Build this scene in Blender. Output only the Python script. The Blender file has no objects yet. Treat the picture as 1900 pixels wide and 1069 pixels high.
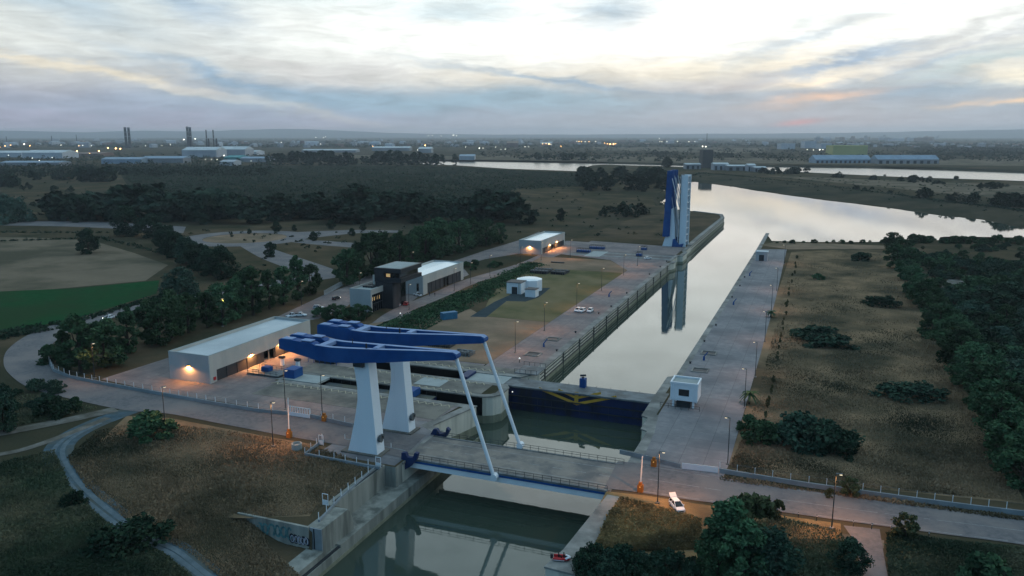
import bpy, math, random
import numpy as np
from mathutils import Vector, Matrix
from mathutils.geometry import delaunay_2d_cdt
R = math.radians
rnd = random.Random(7)
S = bpy.context.scene
C = S.collection

# ------------------------------------------------------------------ camera
# world frame: +Y runs along the lock, camera stands at the origin 68 m above the quay
FPX, CX, CY = 1480.0, 950.0, 534.5
PITCH = math.atan(284.5/FPX)
YAW = math.atan(590/(FPX/math.cos(PITCH)))
CAM_H = 68.0
cam_d = bpy.data.cameras.new('camera'); cam = bpy.data.objects.new('camera', cam_d); C.objects.link(cam)
cam.location = (0, 0, CAM_H); cam.rotation_euler = (math.pi/2-PITCH, 0, YAW)
cam_d.sensor_width = 36; cam_d.lens = 36*FPX/1900; cam_d.clip_start = 1; cam_d.clip_end = 90000
S.camera = cam

def ray(u, v):
    dx = (u-CX)/FPX; dy = -(v-CY)/FPX
    fy = math.cos(PITCH)+dy*math.sin(PITCH); fz = -math.sin(PITCH)+dy*math.cos(PITCH)
    c, s = math.cos(YAW), math.sin(YAW)
    return Vector((dx*c-fy*s, dx*s+fy*c, fz))
def G(u, v, z=0.0):
    r = ray(u, v); t = (z-CAM_H)/r.z
    return Vector((r.x*t, r.y*t, z))
def HT(u, vb, vt, z=0.0):
    """height of the top seen at vt of an upright standing at (u, vb)"""
    g = G(u, vb, z); r = ray(u, vt); t = math.hypot(g.x, g.y)/math.hypot(r.x, r.y)
    return CAM_H+r.z*t
def azel(u, v):
    r = ray(u, v).normalized()
    return math.atan2(r.x, r.y), math.asin(r.z)

# ------------------------------------------------------------------ world / sky
SUN_AZ, SUN_EL = azel(1500, 205)[0], R(2.5)
W = bpy.data.worlds.new("World"); S.world = W; W.use_nodes = True
wn = W.node_tree.nodes; wl = W.node_tree.links; wn.clear()
def N(nodes, t, **k):
    n = nodes.new(t)
    for a, b in k.items(): setattr(n, a, b)
    return n
def wm(op, a, b=None, c=None, clamp=False):
    n = N(wn, 'ShaderNodeMath', operation=op, use_clamp=clamp)
    for i, x in enumerate((a, b, c)):
        if x is None: continue
        if isinstance(x, (int, float)): n.inputs[i].default_value = x
        else: wl.new(x, n.inputs[i])
    return n.outputs[0]
def wmix(f, a, b):
    n = N(wn, 'ShaderNodeMix', data_type='RGBA')
    for s, x in ((0, f), (6, a), (7, b)):
        if isinstance(x, (int, float)): n.inputs[s].default_value = x
        elif isinstance(x, tuple): n.inputs[s].default_value = (*x, 1)
        else: wl.new(x, n.inputs[s])
    return n.outputs[2]
def lin(r, g, b):
    f = lambda c: (c/255/12.92) if c <= 10 else ((c/255+.055)/1.055)**2.4
    return (f(r), f(g), f(b))
tc = N(wn, 'ShaderNodeTexCoord'); sx = N(wn, 'ShaderNodeSeparateXYZ'); wl.new(tc.outputs['Generated'], sx.inputs[0])
az = wm('ARCTAN2', sx.outputs[0], sx.outputs[1]); el = wm('ARCSINE', sx.outputs[2])
PXR = 1/1495.0           # radians per photograph pixel, used for the size of the cloud banks
# slightly warped coordinates give the banks their torn edges
def wnoise(sa, se, scale, detail=6, rough=.6, off=0.0, dist=0.0):
    cb = N(wn, 'ShaderNodeCombineXYZ'); wl.new(wm('MULTIPLY', az, sa), cb.inputs[0]); wl.new(wm('MULTIPLY', el, se), cb.inputs[1]); cb.inputs[2].default_value = off
    n = N(wn, 'ShaderNodeTexNoise'); n.inputs['Scale'].default_value = scale; n.inputs['Detail'].default_value = detail
    n.inputs['Roughness'].default_value = rough; n.inputs['Distortion'].default_value = dist
    wl.new(cb.outputs[0], n.inputs['Vector']); return n.outputs[0]
w1 = wm('SUBTRACT', wnoise(1, 3.0, 9, 7, .62), .5); w2 = wm('SUBTRACT', wnoise(1, 3.4, 7, 7, .62, 4.0), .5)
azw = wm('ADD', az, wm('MULTIPLY', w1, 0.16)); elw = wm('ADD', el, wm('MULTIPLY', w2, 0.045))
def ramp(stops, x, lo, hi):
    n = N(wn, 'ShaderNodeValToRGB'); wl.new(wm('DIVIDE', wm('SUBTRACT', x, lo), hi-lo, clamp=True), n.inputs[0])
    e = n.color_ramp.elements
    while len(e) < len(stops): e.new(.5)
    for i, (p, c) in enumerate(stops): e[i].position = (p-lo)/(hi-lo); e[i].color = (*c, 1)
    return n.outputs[0]
D = math.radians
elr = wm('ADD', el, wm('MULTIPLY', w2, 0.02))
left = ramp([(D(-6), lin(150, 152, 172)), (D(.1), lin(184, 176, 194)), (D(1.2), lin(176, 174, 196)), (D(2.4), lin(172, 176, 190)), (D(3.8), lin(200, 202, 202)),
             (D(5.6), lin(222, 226, 222)), (D(7.6), lin(220, 228, 226)), (D(10), lin(206, 222, 226)), (D(20), (.82, .95, .98)), (D(45), (.48, .68, .83)), (D(90), (.32, .51, .66))], elr, D(-6), D(90))
right = ramp([(D(-6), lin(155, 162, 176)), (D(.1), lin(180, 188, 198)), (D(1.4), lin(164, 180, 194)), (D(2.7), lin(164, 178, 190)), (D(3.9), lin(208, 210, 206)),
              (D(5.0), lin(246, 248, 240)), (D(6.5), (1.05, 1.08, 1.04)), (D(12), (1.12, 1.25, 1.24)), (D(22), (.92, 1.12, 1.16)), (D(45), (.51, .70, .84)), (D(90), (.32, .51, .66))], elr, D(-6), D(90))
a0, a1 = azel(150, 100)[0], azel(1150, 100)[0]
side = N(wn, 'ShaderNodeMapRange', interpolation_type='SMOOTHSTEP'); wl.new(azw, side.inputs[0]); side.inputs[1].default_value = a0; side.inputs[2].default_value = a1
col = wmix(side.outputs[0], left, right)
def bank(u, v, su, sv, color, k=1.0, tilt=0.0, warp=1):
    """a soft torn cloud bank: centre and half-size given in photograph pixels, turned into azimuth and elevation"""
    global col
    a, e = azel(u, v); A, E = (azw, elw) if warp else (az, el)
    da = wm('SUBTRACT', A, a); de = wm('SUBTRACT', E, e)
    ct, st = math.cos(R(tilt)), math.sin(R(tilt))
    x = wm('ADD', wm('MULTIPLY', da, ct), wm('MULTIPLY', de, st)); y = wm('SUBTRACT', wm('MULTIPLY', de, ct), wm('MULTIPLY', da, st))
    q = wm('ADD', wm('POWER', wm('ABSOLUTE', wm('DIVIDE', x, su*PXR)), 2), wm('POWER', wm('ABSOLUTE', wm('DIVIDE', y, sv*PXR)), 2))
    f = wm('MULTIPLY', wm('EXPONENT', wm('MULTIPLY', q, -1)), k)
    col = wmix(f, col, color)
BL = lin(134, 168, 196); BL2 = lin(150, 179, 200); WH = (1.08, 1.11, 1.07)
bank(200, 215, 420, 26, lin(172, 168, 186), .5)
bank(330, 246, 480, 9, lin(196, 164, 170), .65, 0, 0)
bank(250, 200, 330, 20, lin(154, 175, 194), .5)
bank(240, 120, 480, 10, lin(144, 163, 184), .35, -5)
bank(160, 25, 150, 26, lin(129, 168, 196), .75, -14)
bank(380, 22, 75, 32, lin(126, 163, 196), .75, -25)
bank(60, 130, 200, 14, lin(198, 202, 204), .5, -8)
bank(120, 85, 260, 22, lin(226, 230, 226), .7, -6)
bank(620, 60, 200, 26, lin(236, 240, 236), .6, -4)
bank(230, 142, 330, 7.5, lin(236, 226, 204), .9, -10.5)
bank(440, 182, 90, 6, lin(226, 214, 204), .8, -10)
bank(330, 62, 420, 30, lin(224, 228, 224), .55, -6)
bank(440, 150, 190, 11, BL, .75, -13)
bank(700, 186, 330, 26, lin(150, 183, 204), .75)
bank(560, 128, 150, 12, lin(214, 212, 210), .6, -9)
bank(720, 95, 210, 36, WH, .6, -5)
bank(680, 130, 120, 20, lin(214, 214, 214), .5)
bank(860, 60, 260, 34, WH, .8)
bank(920, 140, 150, 16, lin(236, 226, 206), .55)
bank(1080, 152, 230, 5.5, lin(130, 165, 192), .9, -7)
bank(1020, 185, 330, 22, lin(148, 181, 198), .7)
bank(1230, 60, 260, 50, (1.15, 1.16, 1.12), .9)
bank(1140, 22, 75, 34, lin(170, 193, 208), .9)
bank(850, 20, 90, 18, lin(184, 209, 220), .6)
bank(1350, 125, 220, 18, lin(250, 240, 214), .75)
bank(1480, 80, 120, 14, lin(170, 195, 210), .85, 20)
bank(1570, 112, 150, 11, lin(144, 177, 204), 1, 12)
bank(1640, 132, 230, 9, lin(154, 185, 206), .85, 10)
bank(1440, 62, 130, 11, lin(190, 213, 218), .6, 20)
bank(1800, 118, 180, 8, lin(170, 199, 208), .7, 10)
bank(1700, 160, 240, 17, lin(140, 175, 198), .95, 2)
bank(1620, 200, 300, 18, lin(154, 175, 188), .6)
bank(1750, 95, 200, 8, lin(190, 200, 208), .8, 14)
bank(1800, 55, 260, 9, lin(205, 210, 210), .6, 16)
bank(1510, 148, 80, 10, (1.12, 1.04, .84), .95, 8)
bank(1530, 180, 85, 9, lin(244, 208, 180), .75, 10)
bank(1480, 228, 34, 5, lin(222, 160, 162), .85, 6, 0)
bank(1880, 187, 70, 6, lin(250, 220, 185), .85, 4)
bank(1890, 140, 80, 16, (1.06, 1.0, .82), .9)
bank(1330, 62, 150, 40, (1.15, 1.17, 1.13), .8)
bank(1350, 160, 160, 12, lin(206, 200, 196), .4)
# fine wisps
wisp = wnoise(1, 5.5, 17, 9, .66, 9.0, .6)
wsp = N(wn, 'ShaderNodeMapRange'); wl.new(wisp, wsp.inputs[0]); wsp.inputs[1].default_value = .25; wsp.inputs[2].default_value = .75; wsp.inputs[3].default_value = .78; wsp.inputs[4].default_value = 1.18
n = N(wn, 'ShaderNodeMix', data_type='RGBA', blend_type='MULTIPLY'); n.inputs[0].default_value = 1
wl.new(col, n.inputs[6]); wl.new(wsp.outputs[0], n.inputs[7]); col = n.outputs[2]
# the eastern half of the sky, behind the camera, is the blue of dusk
cosd = wm('ADD', wm('MULTIPLY', sx.outputs[0], math.sin(SUN_AZ)), wm('MULTIPLY', sx.outputs[1], math.cos(SUN_AZ)))
em = N(wn, 'ShaderNodeMapRange', interpolation_type='SMOOTHSTEP'); wl.new(cosd, em.inputs[0]); em.inputs[1].default_value = .45; em.inputs[2].default_value = -.55
east = ramp([(D(-6), (.12, .18, .28)), (D(2), (.15, .25, .40)), (D(15), (.13, .32, .54)), (D(45), (.20, .41, .60)), (D(90), (.32, .51, .66))], el, D(-6), D(90))
col = wmix(em.outputs[0], col, east)
sky = N(wn, 'ShaderNodeTexSky', sky_type='NISHITA', sun_disc=False); sky.sun_elevation = SUN_EL; sky.sun_rotation = SUN_AZ
bg1 = N(wn, 'ShaderNodeBackground'); wl.new(col, bg1.inputs[0]); bg1.inputs[1].default_value = 1.0
bg2 = N(wn, 'ShaderNodeBackground'); wl.new(sky.outputs[0], bg2.inputs[0]); bg2.inputs[1].default_value = 0.003
ad = N(wn, 'ShaderNodeAddShader'); wl.new(bg1.outputs[0], ad.inputs[0]); wl.new(bg2.outputs[0], ad.inputs[1])
wo = N(wn, 'ShaderNodeOutputWorld'); wl.new(ad.outputs[0], wo.inputs[0])

sd = bpy.data.lights.new('sun', 'SUN'); so = bpy.data.objects.new('sun', sd); C.objects.link(so)
sd.energy = 0.15; sd.angle = R(60); sd.color = (1, .72, .55)
so.rotation_euler = Vector((-math.sin(SUN_AZ)*math.cos(SUN_EL), -math.cos(SUN_AZ)*math.cos(SUN_EL), -math.sin(SUN_EL))).to_track_quat('-Z', 'Y').to_euler()
S.view_settings.view_transform = 'Standard'; S.view_settings.look = 'None'; S.view_settings.exposure = 0.14; S.view_settings.gamma = 1
S.render.engine = 'CYCLES'
S.cycles.max_bounces = 5; S.cycles.diffuse_bounces = 2; S.cycles.glossy_bounces = 2; S.cycles.volume_bounces = 0
S.cycles.transparent_max_bounces = 4; S.cycles.caustics_reflective = False; S.cycles.caustics_refractive = False

# ------------------------------------------------------------------ materials
MATS = {}
def mk(name, c1, c2=None, scale=.15, rough=.85, metal=0.0, bump=0.0, bscale=3.0, c3=None, s3=.02, stretch=None, spec=.3, obj_rand=0.0, joints=None, jm=.62, lo=.35, hi=.65, lo3=.45, hi3=.62):
    m = bpy.data.materials.new(name); m.use_nodes = True; MATS[name] = m
    nt = m.node_tree; nd = nt.nodes; lk = nt.links; b = nd['Principled BSDF']
    b.inputs['Roughness'].default_value = rough; b.inputs['Metallic'].default_value = metal
    b.inputs['Specular IOR Level'].default_value = spec
    b.inputs['Base Color'].default_value = (*c1, 1)
    if c2 is None and not obj_rand and not bump: return m
    g = N(nd, 'ShaderNodeNewGeometry'); vec = g.outputs['Position']
    if stretch:
        mp = N(nd, 'ShaderNodeMapping'); mp.inputs['Scale'].default_value = stretch; lk.new(vec, mp.inputs[0]); vec = mp.outputs[0]
    def noise(sc, det=8, ro=.6):
        n = N(nd, 'ShaderNodeTexNoise'); n.inputs['Scale'].default_value = sc; n.inputs['Detail'].default_value = det; n.inputs['Roughness'].default_value = ro
        lk.new(vec, n.inputs['Vector']); return n.outputs[0]
    def mr(x, a, bb):
        n = N(nd, 'ShaderNodeMapRange'); lk.new(x, n.inputs[0]); n.inputs[1].default_value = a; n.inputs[2].default_value = bb; return n.outputs[0]
    def mix(f, a, bb):
        n = N(nd, 'ShaderNodeMix', data_type='RGBA')
        for s, x in ((0, f), (6, a), (7, bb)):
            if isinstance(x, tuple): n.inputs[s].default_value = (*x, 1)
            elif isinstance(x, float): n.inputs[s].default_value = x
            else: lk.new(x, n.inputs[s])
        return n.outputs[2]
    out = None
    if c2: out = mix(mr(noise(scale), lo, hi), c1, c2)
    if c3: out = mix(mr(noise(s3, 6), lo3, hi3), out, c3)
    if out is None: out = mix(0.0, c1, c1)
    if joints:
        br = N(nd, 'ShaderNodeTexBrick', offset=0.0, squash=1.0); lk.new(g.outputs['Position'], br.inputs['Vector']); br.inputs['Scale'].default_value = 1
        for k_, v_ in (('Color1', 1.0), ('Color2', .5+jm/2+.1 if jm < .8 else 1.0), ('Mortar', jm)): br.inputs[k_].default_value = (v_, v_, v_, 1)
        br.inputs['Mortar Size'].default_value = .06; br.inputs['Brick Width'].default_value = joints[0]; br.inputs['Row Height'].default_value = joints[1]
        n = N(nd, 'ShaderNodeMix', data_type='RGBA', blend_type='MULTIPLY'); n.inputs[0].default_value = 1; lk.new(out, n.inputs[6]); lk.new(br.outputs[0], n.inputs[7]); out = n.outputs[2]
    if obj_rand:
        oi = N(nd, 'ShaderNodeObjectInfo'); hs = N(nd, 'ShaderNodeHueSaturation')
        n = N(nd, 'ShaderNodeMapRange'); lk.new(oi.outputs['Random'], n.inputs[0]); n.inputs[3].default_value = 1-obj_rand; n.inputs[4].default_value = 1+obj_rand
        n2 = N(nd, 'ShaderNodeMapRange'); lk.new(oi.outputs['Random'], n2.inputs[0]); n2.inputs[3].default_value = .5-obj_rand*.05; n2.inputs[4].default_value = .5+obj_rand*.06
        lk.new(n.outputs[0], hs.inputs['Value']); lk.new(n2.outputs[0], hs.inputs['Hue']); lk.new(out, hs.inputs['Color']); out = hs.outputs[0]
    lk.new(out, b.inputs['Base Color'])
    if bump:
        bp = N(nd, 'ShaderNodeBump'); bp.inputs['Strength'].default_value = bump; bp.inputs['Distance'].default_value = .3
        lk.new(noise(bscale, 4), bp.inputs['Height']); lk.new(bp.outputs[0], b.inputs['Normal'])
    return m
def emit(name, c, k):
    m = bpy.data.materials.new(name); m.use_nodes = True; MATS[name] = m
    b = m.node_tree.nodes['Principled BSDF']; b.inputs['Base Color'].default_value = (*c, 1)
    b.inputs['Emission Color'].default_value = (*c, 1); b.inputs['Emission Strength'].default_value = k
    return m
mk('ground', (.125, .088, .055), (.040, .044, .027), .03, .95, bump=.6, bscale=1.2, c3=(.045, .046, .030), s3=.006, spec=0.0)
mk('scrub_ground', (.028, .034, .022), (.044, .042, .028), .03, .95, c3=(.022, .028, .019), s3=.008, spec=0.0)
mk('meadow', (.26, .175, .105), (.15, .11, .068), .11, .95, bump=.6, bscale=1.5, c3=(.058, .054, .036), s3=.03, spec=0.0)
mk('gold_meadow', (.30, .20, .095), (.15, .11, .058), .18, .95, bump=.7, bscale=1.6, c3=(.14, .095, .055), s3=.05, spec=0.0)
mk('dirt', (.29, .20, .135), (.21, .15, .105), .09, .95, bump=.25, bscale=2, c3=(.16, .125, .085), s3=.035, spec=0.0)
mk('pier_soil', (.13, .092, .06), (.085, .068, .045), .05, .95, c3=(.06, .055, .038), s3=.03, spec=0.0)
mk('fender', (.10, .10, .09), (.07, .07, .065), .5, .9)
mk('clearing', (.115, .085, .056), (.06, .054, .036), .03, .95, c3=(.05, .05, .034), s3=.012, spec=0.0)
mk('lawn', (.165, .135, .07), (.21, .165, .095), .07, .95, bump=.4, bscale=2, c3=(.10, .10, .05), s3=.03, spec=0.0)
mk('stubble', (.20, .155, .11), (.165, .13, .092), .06, .95, c3=(.09, .08, .055), s3=.02, spec=0.0, joints=(900, 4.5), jm=.88)
mk('crop', (.013, .060, .022), (.020, .078, .030), .3, .9, c3=(.028, .058, .026), s3=.03, spec=0.0, joints=(900, 2.8), jm=.84)
mk('asphalt', (.17, .158, .158), (.115, .112, .116), .9, .9, c3=(.20, .175, .165), s3=.09, spec=.1, bump=.15, bscale=3)
mk('track', (.085, .125, .15), (.055, .085, .10), .4, .95, c3=(.09, .10, .09), s3=.15, spec=0.0)
mk('rut', (.14, .175, .195), (.09, .12, .135), .5, .95, spec=0.0)
mk('track_pale', (.21, .20, .18), (.13, .12, .10), .3, .95, c3=(.085, .08, .065), s3=.1, spec=0.0)
mk('yard', (.27, .225, .21), (.20, .172, .165), .5, .9, c3=(.16, .145, .145), s3=.09, spec=.1, joints=(5, 5))
mk('quay_concrete', (.26, .245, .245), (.195, .19, .195), .5, .9, c3=(.16, .158, .165), s3=.07, spec=.1, joints=(5, 5))
mk('coping', (.30, .29, .265), (.19, .185, .17), .3, .9, c3=(.13, .13, .12), s3=.12, spec=.2)
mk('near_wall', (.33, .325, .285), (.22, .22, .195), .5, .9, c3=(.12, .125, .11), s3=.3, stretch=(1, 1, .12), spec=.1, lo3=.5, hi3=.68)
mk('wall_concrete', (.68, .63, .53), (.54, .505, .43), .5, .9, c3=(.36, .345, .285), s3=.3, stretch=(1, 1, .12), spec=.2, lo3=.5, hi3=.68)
mk('wet_concrete', (.27, .265, .19), (.16, .165, .115), .5, .8, stretch=(1, 1, .3))
mk('slab', (.15, .14, .12), (.085, .083, .075), .25, .92, c3=(.20, .185, .155), s3=.12)
mk('lattice', (.46, .41, .30), (.30, .27, .2), .8, .9)
mk('gate_top', (.085, .10, .105), (.06, .068, .072), .5, .8, c3=(.12, .115, .085), s3=.15)
mk('low_wall', (.26, .29, .31), (.19, .21, .22), .3, .9)
mk('white_concrete', (.76, .80, .83), (.70, .74, .78), .15, .7, c3=(.64, .68, .71), s3=.3, stretch=(1, 1, .15), lo3=.58, hi3=.75)
mk('white_paint', (.76, .78, .80), (.68, .70, .73), .4, .5)
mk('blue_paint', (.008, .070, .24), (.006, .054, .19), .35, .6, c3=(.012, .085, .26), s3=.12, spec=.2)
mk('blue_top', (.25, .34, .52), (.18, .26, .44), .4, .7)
mk('blue_dark', (.005, .022, .085), (.008, .03, .10), .5, .6)
mk('deck_asphalt', (.27, .235, .20), (.21, .185, .16), .35, .9, c3=(.13, .125, .12), s3=.18)
mk('worn_paint', (.36, .36, .36), (.22, .22, .22), 1.2, .9)
mk('navy_paint', (.006, .020, .085), (.010, .026, .09), .5, .5, c3=(.012, .016, .03), s3=.25, stretch=(1, 1, .25))
mk('yellow_paint', (.80, .42, .05), (.62, .33, .045), .5, .6)
mk('grey_steel', (.17, .19, .20), (.11, .125, .13), .5, .7, c3=(.08, .085, .085), s3=.2)
mk('dark_steel', (.02, .025, .03), (.035, .04, .045), .6, .6)
mk('shed_wall', (.50, .47, .42), (.45, .425, .385), .2, .85, c3=(.40, .38, .35), s3=.12, stretch=(1, 1, .3))
mk('shed_end', (.40, .41, .41), (.35, .36, .36), .2, .85, stretch=(1, 1, .3))
mk('roof_pale', (.50, .53, .54), (.38, .41, .42), .12, .8, c3=(.58, .6, .6), s3=.06)
mk('roof_white', (.88, .90, .88), (.82, .84, .83), .1, .32, spec=.8)
mk('parapet', (.34, .37, .36), (.28, .31, .30), .3, .85)
mk('shutter', (.042, .045, .05), (.03, .032, .036), .8, .6, stretch=(3, 3, 8))
mk('black_clad', (.018, .021, .026), (.028, .031, .036), .5, .45)
mk('glass', (.01, .013, .016), None, rough=.08, spec=.6)
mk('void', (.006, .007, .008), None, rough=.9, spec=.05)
mk('bark', (.055, .045, .035), (.035, .028, .022), 2, .95)
mk('leaf', (.070, .125, .060), (.032, .064, .034), .22, .75, obj_rand=.35, spec=0.0, bump=0)
mk('leaf_dark', (.045, .078, .048), (.022, .044, .029), .25, .8, obj_rand=.3, spec=0.0)
mk('leaf_silver', (.075, .125, .092), (.045, .08, .058), .3, .8, obj_rand=.2, spec=0.0)
mk('leaf_dry', (.10, .11, .055), (.055, .07, .034), .4, .85, obj_rand=.2, spec=0.0)
mk('leaf_far', (.042, .066, .042), (.020, .036, .024), .05, .95, obj_rand=.35, spec=0.0)
mk('grass_dry', (.34, .235, .145), (.22, .16, .098), .1, .95, c3=(.055, .058, .036), s3=.028, spec=0.0)
mk('grass_gold', (.42, .29, .13), (.26, .19, .09), .2, .95, c3=(.12, .095, .05), s3=.08, spec=0.0)
mk('grass_green', (.09, .12, .068), (.19, .165, .10), .09, .95, c3=(.04, .06, .036), s3=.04, spec=0.0)
mk('car_white', (.72, .74, .76), None, rough=.25, spec=.5)
mk('car_silver', (.42, .44, .46), None, rough=.3, spec=.5)
mk('car_dark', (.02, .022, .026), None, rough=.25, spec=.5)
mk('car_red', (.32, .03, .03), None, rough=.3, spec=.5)
mk('dark_path', (.06, .075, .08), (.045, .058, .064), .3, .95, spec=0.0)
mk('tyre', (.012, .012, .012), None, rough=.9)
mk('red', (.50, .025, .03), (.42, .02, .025), 1, .6)
mk('orange', (.42, .14, .018), (.32, .11, .016), 1, .7)
mk('container_blue', (.03, .16, .28), (.022, .12, .22), .6, .6)
mk('skin', (.35, .2, .14), None, rough=.6)
mk('cloth_dark', (.012, .012, .015), (.02, .02, .024), 4, .95)
mk('cloth_blue', (.03, .045, .09), (.02, .03, .07), 4, .95)
mk('roof_blue', (.24, .32, .40), (.18, .25, .32), .05, .7)
mk('town_grey', (.34, .35, .37), (.24, .25, .27), .02, .9, obj_rand=.35)
mk('town_white', (.46, .48, .51), (.38, .40, .43), .02, .85, obj_rand=.2)
mk('town_brick', (.24, .16, .13), (.17, .12, .10), .02, .9, obj_rand=.3)
mk('town_yellow', (.46, .43, .17), (.38, .36, .15), .02, .85)
mk('town_teal', (.05, .30, .30), (.04, .24, .25), .02, .8)
mk('town_dark', (.085, .078, .072), (.065, .06, .058), .05, .9)
mk('chimney', (.035, .035, .04), (.055, .055, .06), .05, .9)
mk('hill', (.06, .065, .06), (.09, .085, .075), .0008, .95, spec=0.0)
mk('bank', (.085, .07, .048), (.05, .048, .032), .03, .95, c3=(.035, .04, .028), s3=.012, spec=0.0)
mk('graffiti_teal', (.10, .24, .24), (.06, .14, .15), 1.6, .8, lo=.42, hi=.58)
mk('graffiti_white', (.40, .40, .46), None, rough=.8)
mk('graffiti_black', (.02, .02, .03), None, rough=.8)
mk('wood', (.10, .085, .06), (.06, .05, .035), 1, .9)
emit('sodium', (1, .42, .10), 16); emit('sodium_soft', (1, .78, .5), .9); emit('far_white', (1, .94, .78), 5); emit('far_orange', (1, .50, .16), 14)
emit('headlight', (1, .95, .8), 9); emit('amber', (1, .5, .12), .25); emit('room_light', (1, .62, .25), .28); emit('white_lamp', (1, .97, .9), .9)
emit('tail', (1, .2, .15), 2)
# water: murky, nearly still
m = bpy.data.materials.new('water'); m.use_nodes = True; MATS['water'] = m
nd = m.node_tree.nodes; lk = m.node_tree.links; b = nd['Principled BSDF']
b.inputs['Base Color'].default_value = (.044, .062, .046, 1); b.inputs['Roughness'].default_value = .025; b.inputs['IOR'].default_value = 1.55; b.inputs['Specular IOR Level'].default_value = .7
g = N(nd, 'ShaderNodeNewGeometry'); n1 = N(nd, 'ShaderNodeTexNoise'); n1.inputs['Scale'].default_value = .55; n1.inputs['Detail'].default_value = 5; lk.new(g.outputs['Position'], n1.inputs['Vector'])
bp = N(nd, 'ShaderNodeBump'); bp.inputs['Strength'].default_value = .025; bp.inputs['Distance'].default_value = .25; lk.new(n1.outputs[0], bp.inputs['Height']); lk.new(bp.outputs[0], b.inputs['Normal'])

m2 = m.copy(); m2.name = 'river_water'; MATS['river_water'] = m2
m2.node_tree.nodes['Principled BSDF'].inputs['Roughness'].default_value = .2
for q in m2.node_tree.nodes:
    if q.type == 'BUMP': q.inputs['Strength'].default_value = .25
# ------------------------------------------------------------------ builders
def tag(o, label=None, cat=None, group=None, kind=None):
    if label: o['label'] = label
    if cat: o['category'] = cat
    if group: o['group'] = group
    if kind: o['kind'] = kind
    return o
def thing(name, label, cat, loc=(0, 0, 0), group=None, rz=0.0):
    o = bpy.data.objects.new(name, None); C.objects.link(o); o.location = loc; o.rotation_euler = (0, 0, rz)
    return tag(o, label, cat, group)
class MB:
    def __init__(s): s.v = []; s.f = []
    def add(s, vs, fs):
        k = len(s.v); s.v += [tuple(x) for x in vs]; s.f += [tuple(i+k for i in f) for f in fs]; return s
    def hexa(s, p):   # 4 bottom, 4 top (ccw)
        return s.add(p, [(3, 2, 1, 0), (4, 5, 6, 7), (0, 1, 5, 4), (1, 2, 6, 5), (2, 3, 7, 6), (3, 0, 4, 7)])
    def box(s, x0, x1, y0, y1, z0, z1):
        return s.hexa([(x0, y0, z0), (x1, y0, z0), (x1, y1, z0), (x0, y1, z0), (x0, y0, z1), (x1, y0, z1), (x1, y1, z1), (x0, y1, z1)])
    def prism(s, poly, z0, z1):
        n = len(poly); a = sum(poly[i][0]*poly[(i+1) % n][1]-poly[(i+1) % n][0]*poly[i][1] for i in range(n))
        if a < 0: poly = poly[::-1]
        return s.add([(p[0], p[1], z0) for p in poly]+[(p[0], p[1], z1) for p in poly],
                     [tuple(range(n-1, -1, -1)), tuple(range(n, 2*n))]+[(i, (i+1) % n, n+(i+1) % n, n+i) for i in range(n)])
    def prof(s, poly, y0, y1, axis='y', yt=None):
        """side profile (a, z) extruded along the other axis"""
        n = len(poly)
        f = (lambda a, z, y: (a, y, z)) if axis == 'y' else (lambda a, z, y: (y, a, z))
        return s.add([f(p[0], p[1], y0) for p in poly]+[f(p[0], p[1], y1) for p in poly],
                     [tuple(range(n)), tuple(range(2*n-1, n-1, -1))]+[(i, n+i, n+(i+1) % n, (i+1) % n) for i in range(n)])
    def tube(s, a, b, r0, r1=None, n=8):
        r1 = r0 if r1 is None else r1; a = Vector(a); b = Vector(b); d = (b-a).normalized()
        x = d.orthogonal().normalized(); y = d.cross(x)
        vs = [a+(x*math.cos(t)+y*math.sin(t))*r0 for t in [2*math.pi*i/n for i in range(n)]]+[b+(x*math.cos(t)+y*math.sin(t))*r1 for t in [2*math.pi*i/n for i in range(n)]]
        return s.add(vs, [tuple(range(n-1, -1, -1)), tuple(range(n, 2*n))]+[(i, (i+1) % n, n+(i+1) % n, n+i) for i in range(n)])
    def bar(s, a, b, w, h):
        a = Vector(a); b = Vector(b); d = (b-a).normalized(); up = Vector((0, 0, 1)) if abs(d.z) < .95 else Vector((0, 1, 0))
        x = d.cross(up).normalized()*w/2; y = x.cross(d).normalized()*h/2
        return s.hexa([a-x-y, a+x-y, a+x+y, a-x+y, b-x-y, b+x-y, b+x+y, b-x+y])
    def lathe(s, c, prof, n=16):
        k = len(prof); vs = [(c[0]+r*math.cos(2*math.pi*i/n), c[1]+r*math.sin(2*math.pi*i/n), c[2]+z) for r, z in prof for i in range(n)]
        fs = [(j*n+i, j*n+(i+1) % n, (j+1)*n+(i+1) % n, (j+1)*n+i) for j in range(k-1) for i in range(n)]
        fs += [tuple(range(n-1, -1, -1)), tuple(range((k-1)*n, k*n))]
        return s.add(vs, fs)
    def build(s, name, mat, parent=None, smooth=False, bevel=0.0):
        me = bpy.data.meshes.new(name); v = s.v
        if parent is not None:
            o = parent; off = Vector((0, 0, 0))
            while o is not None: off += Vector(o.location); o = o.parent
            v = [(x-off.x, y-off.y, z-off.z) for x, y, z in v]
        me.from_pydata(v, [], s.f); me.materials.append(MATS[mat]); me.update()
        if smooth: me.polygons.foreach_set('use_smooth', [True]*len(me.polygons))
        o = bpy.data.objects.new(name, me); C.objects.link(o)
        if parent is not None: o.parent = parent
        if bevel:
            b = o.modifiers.new('bevel', 'BEVEL'); b.width = bevel; b.segments = 2; b.limit_method = 'ANGLE'
        return o
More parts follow.
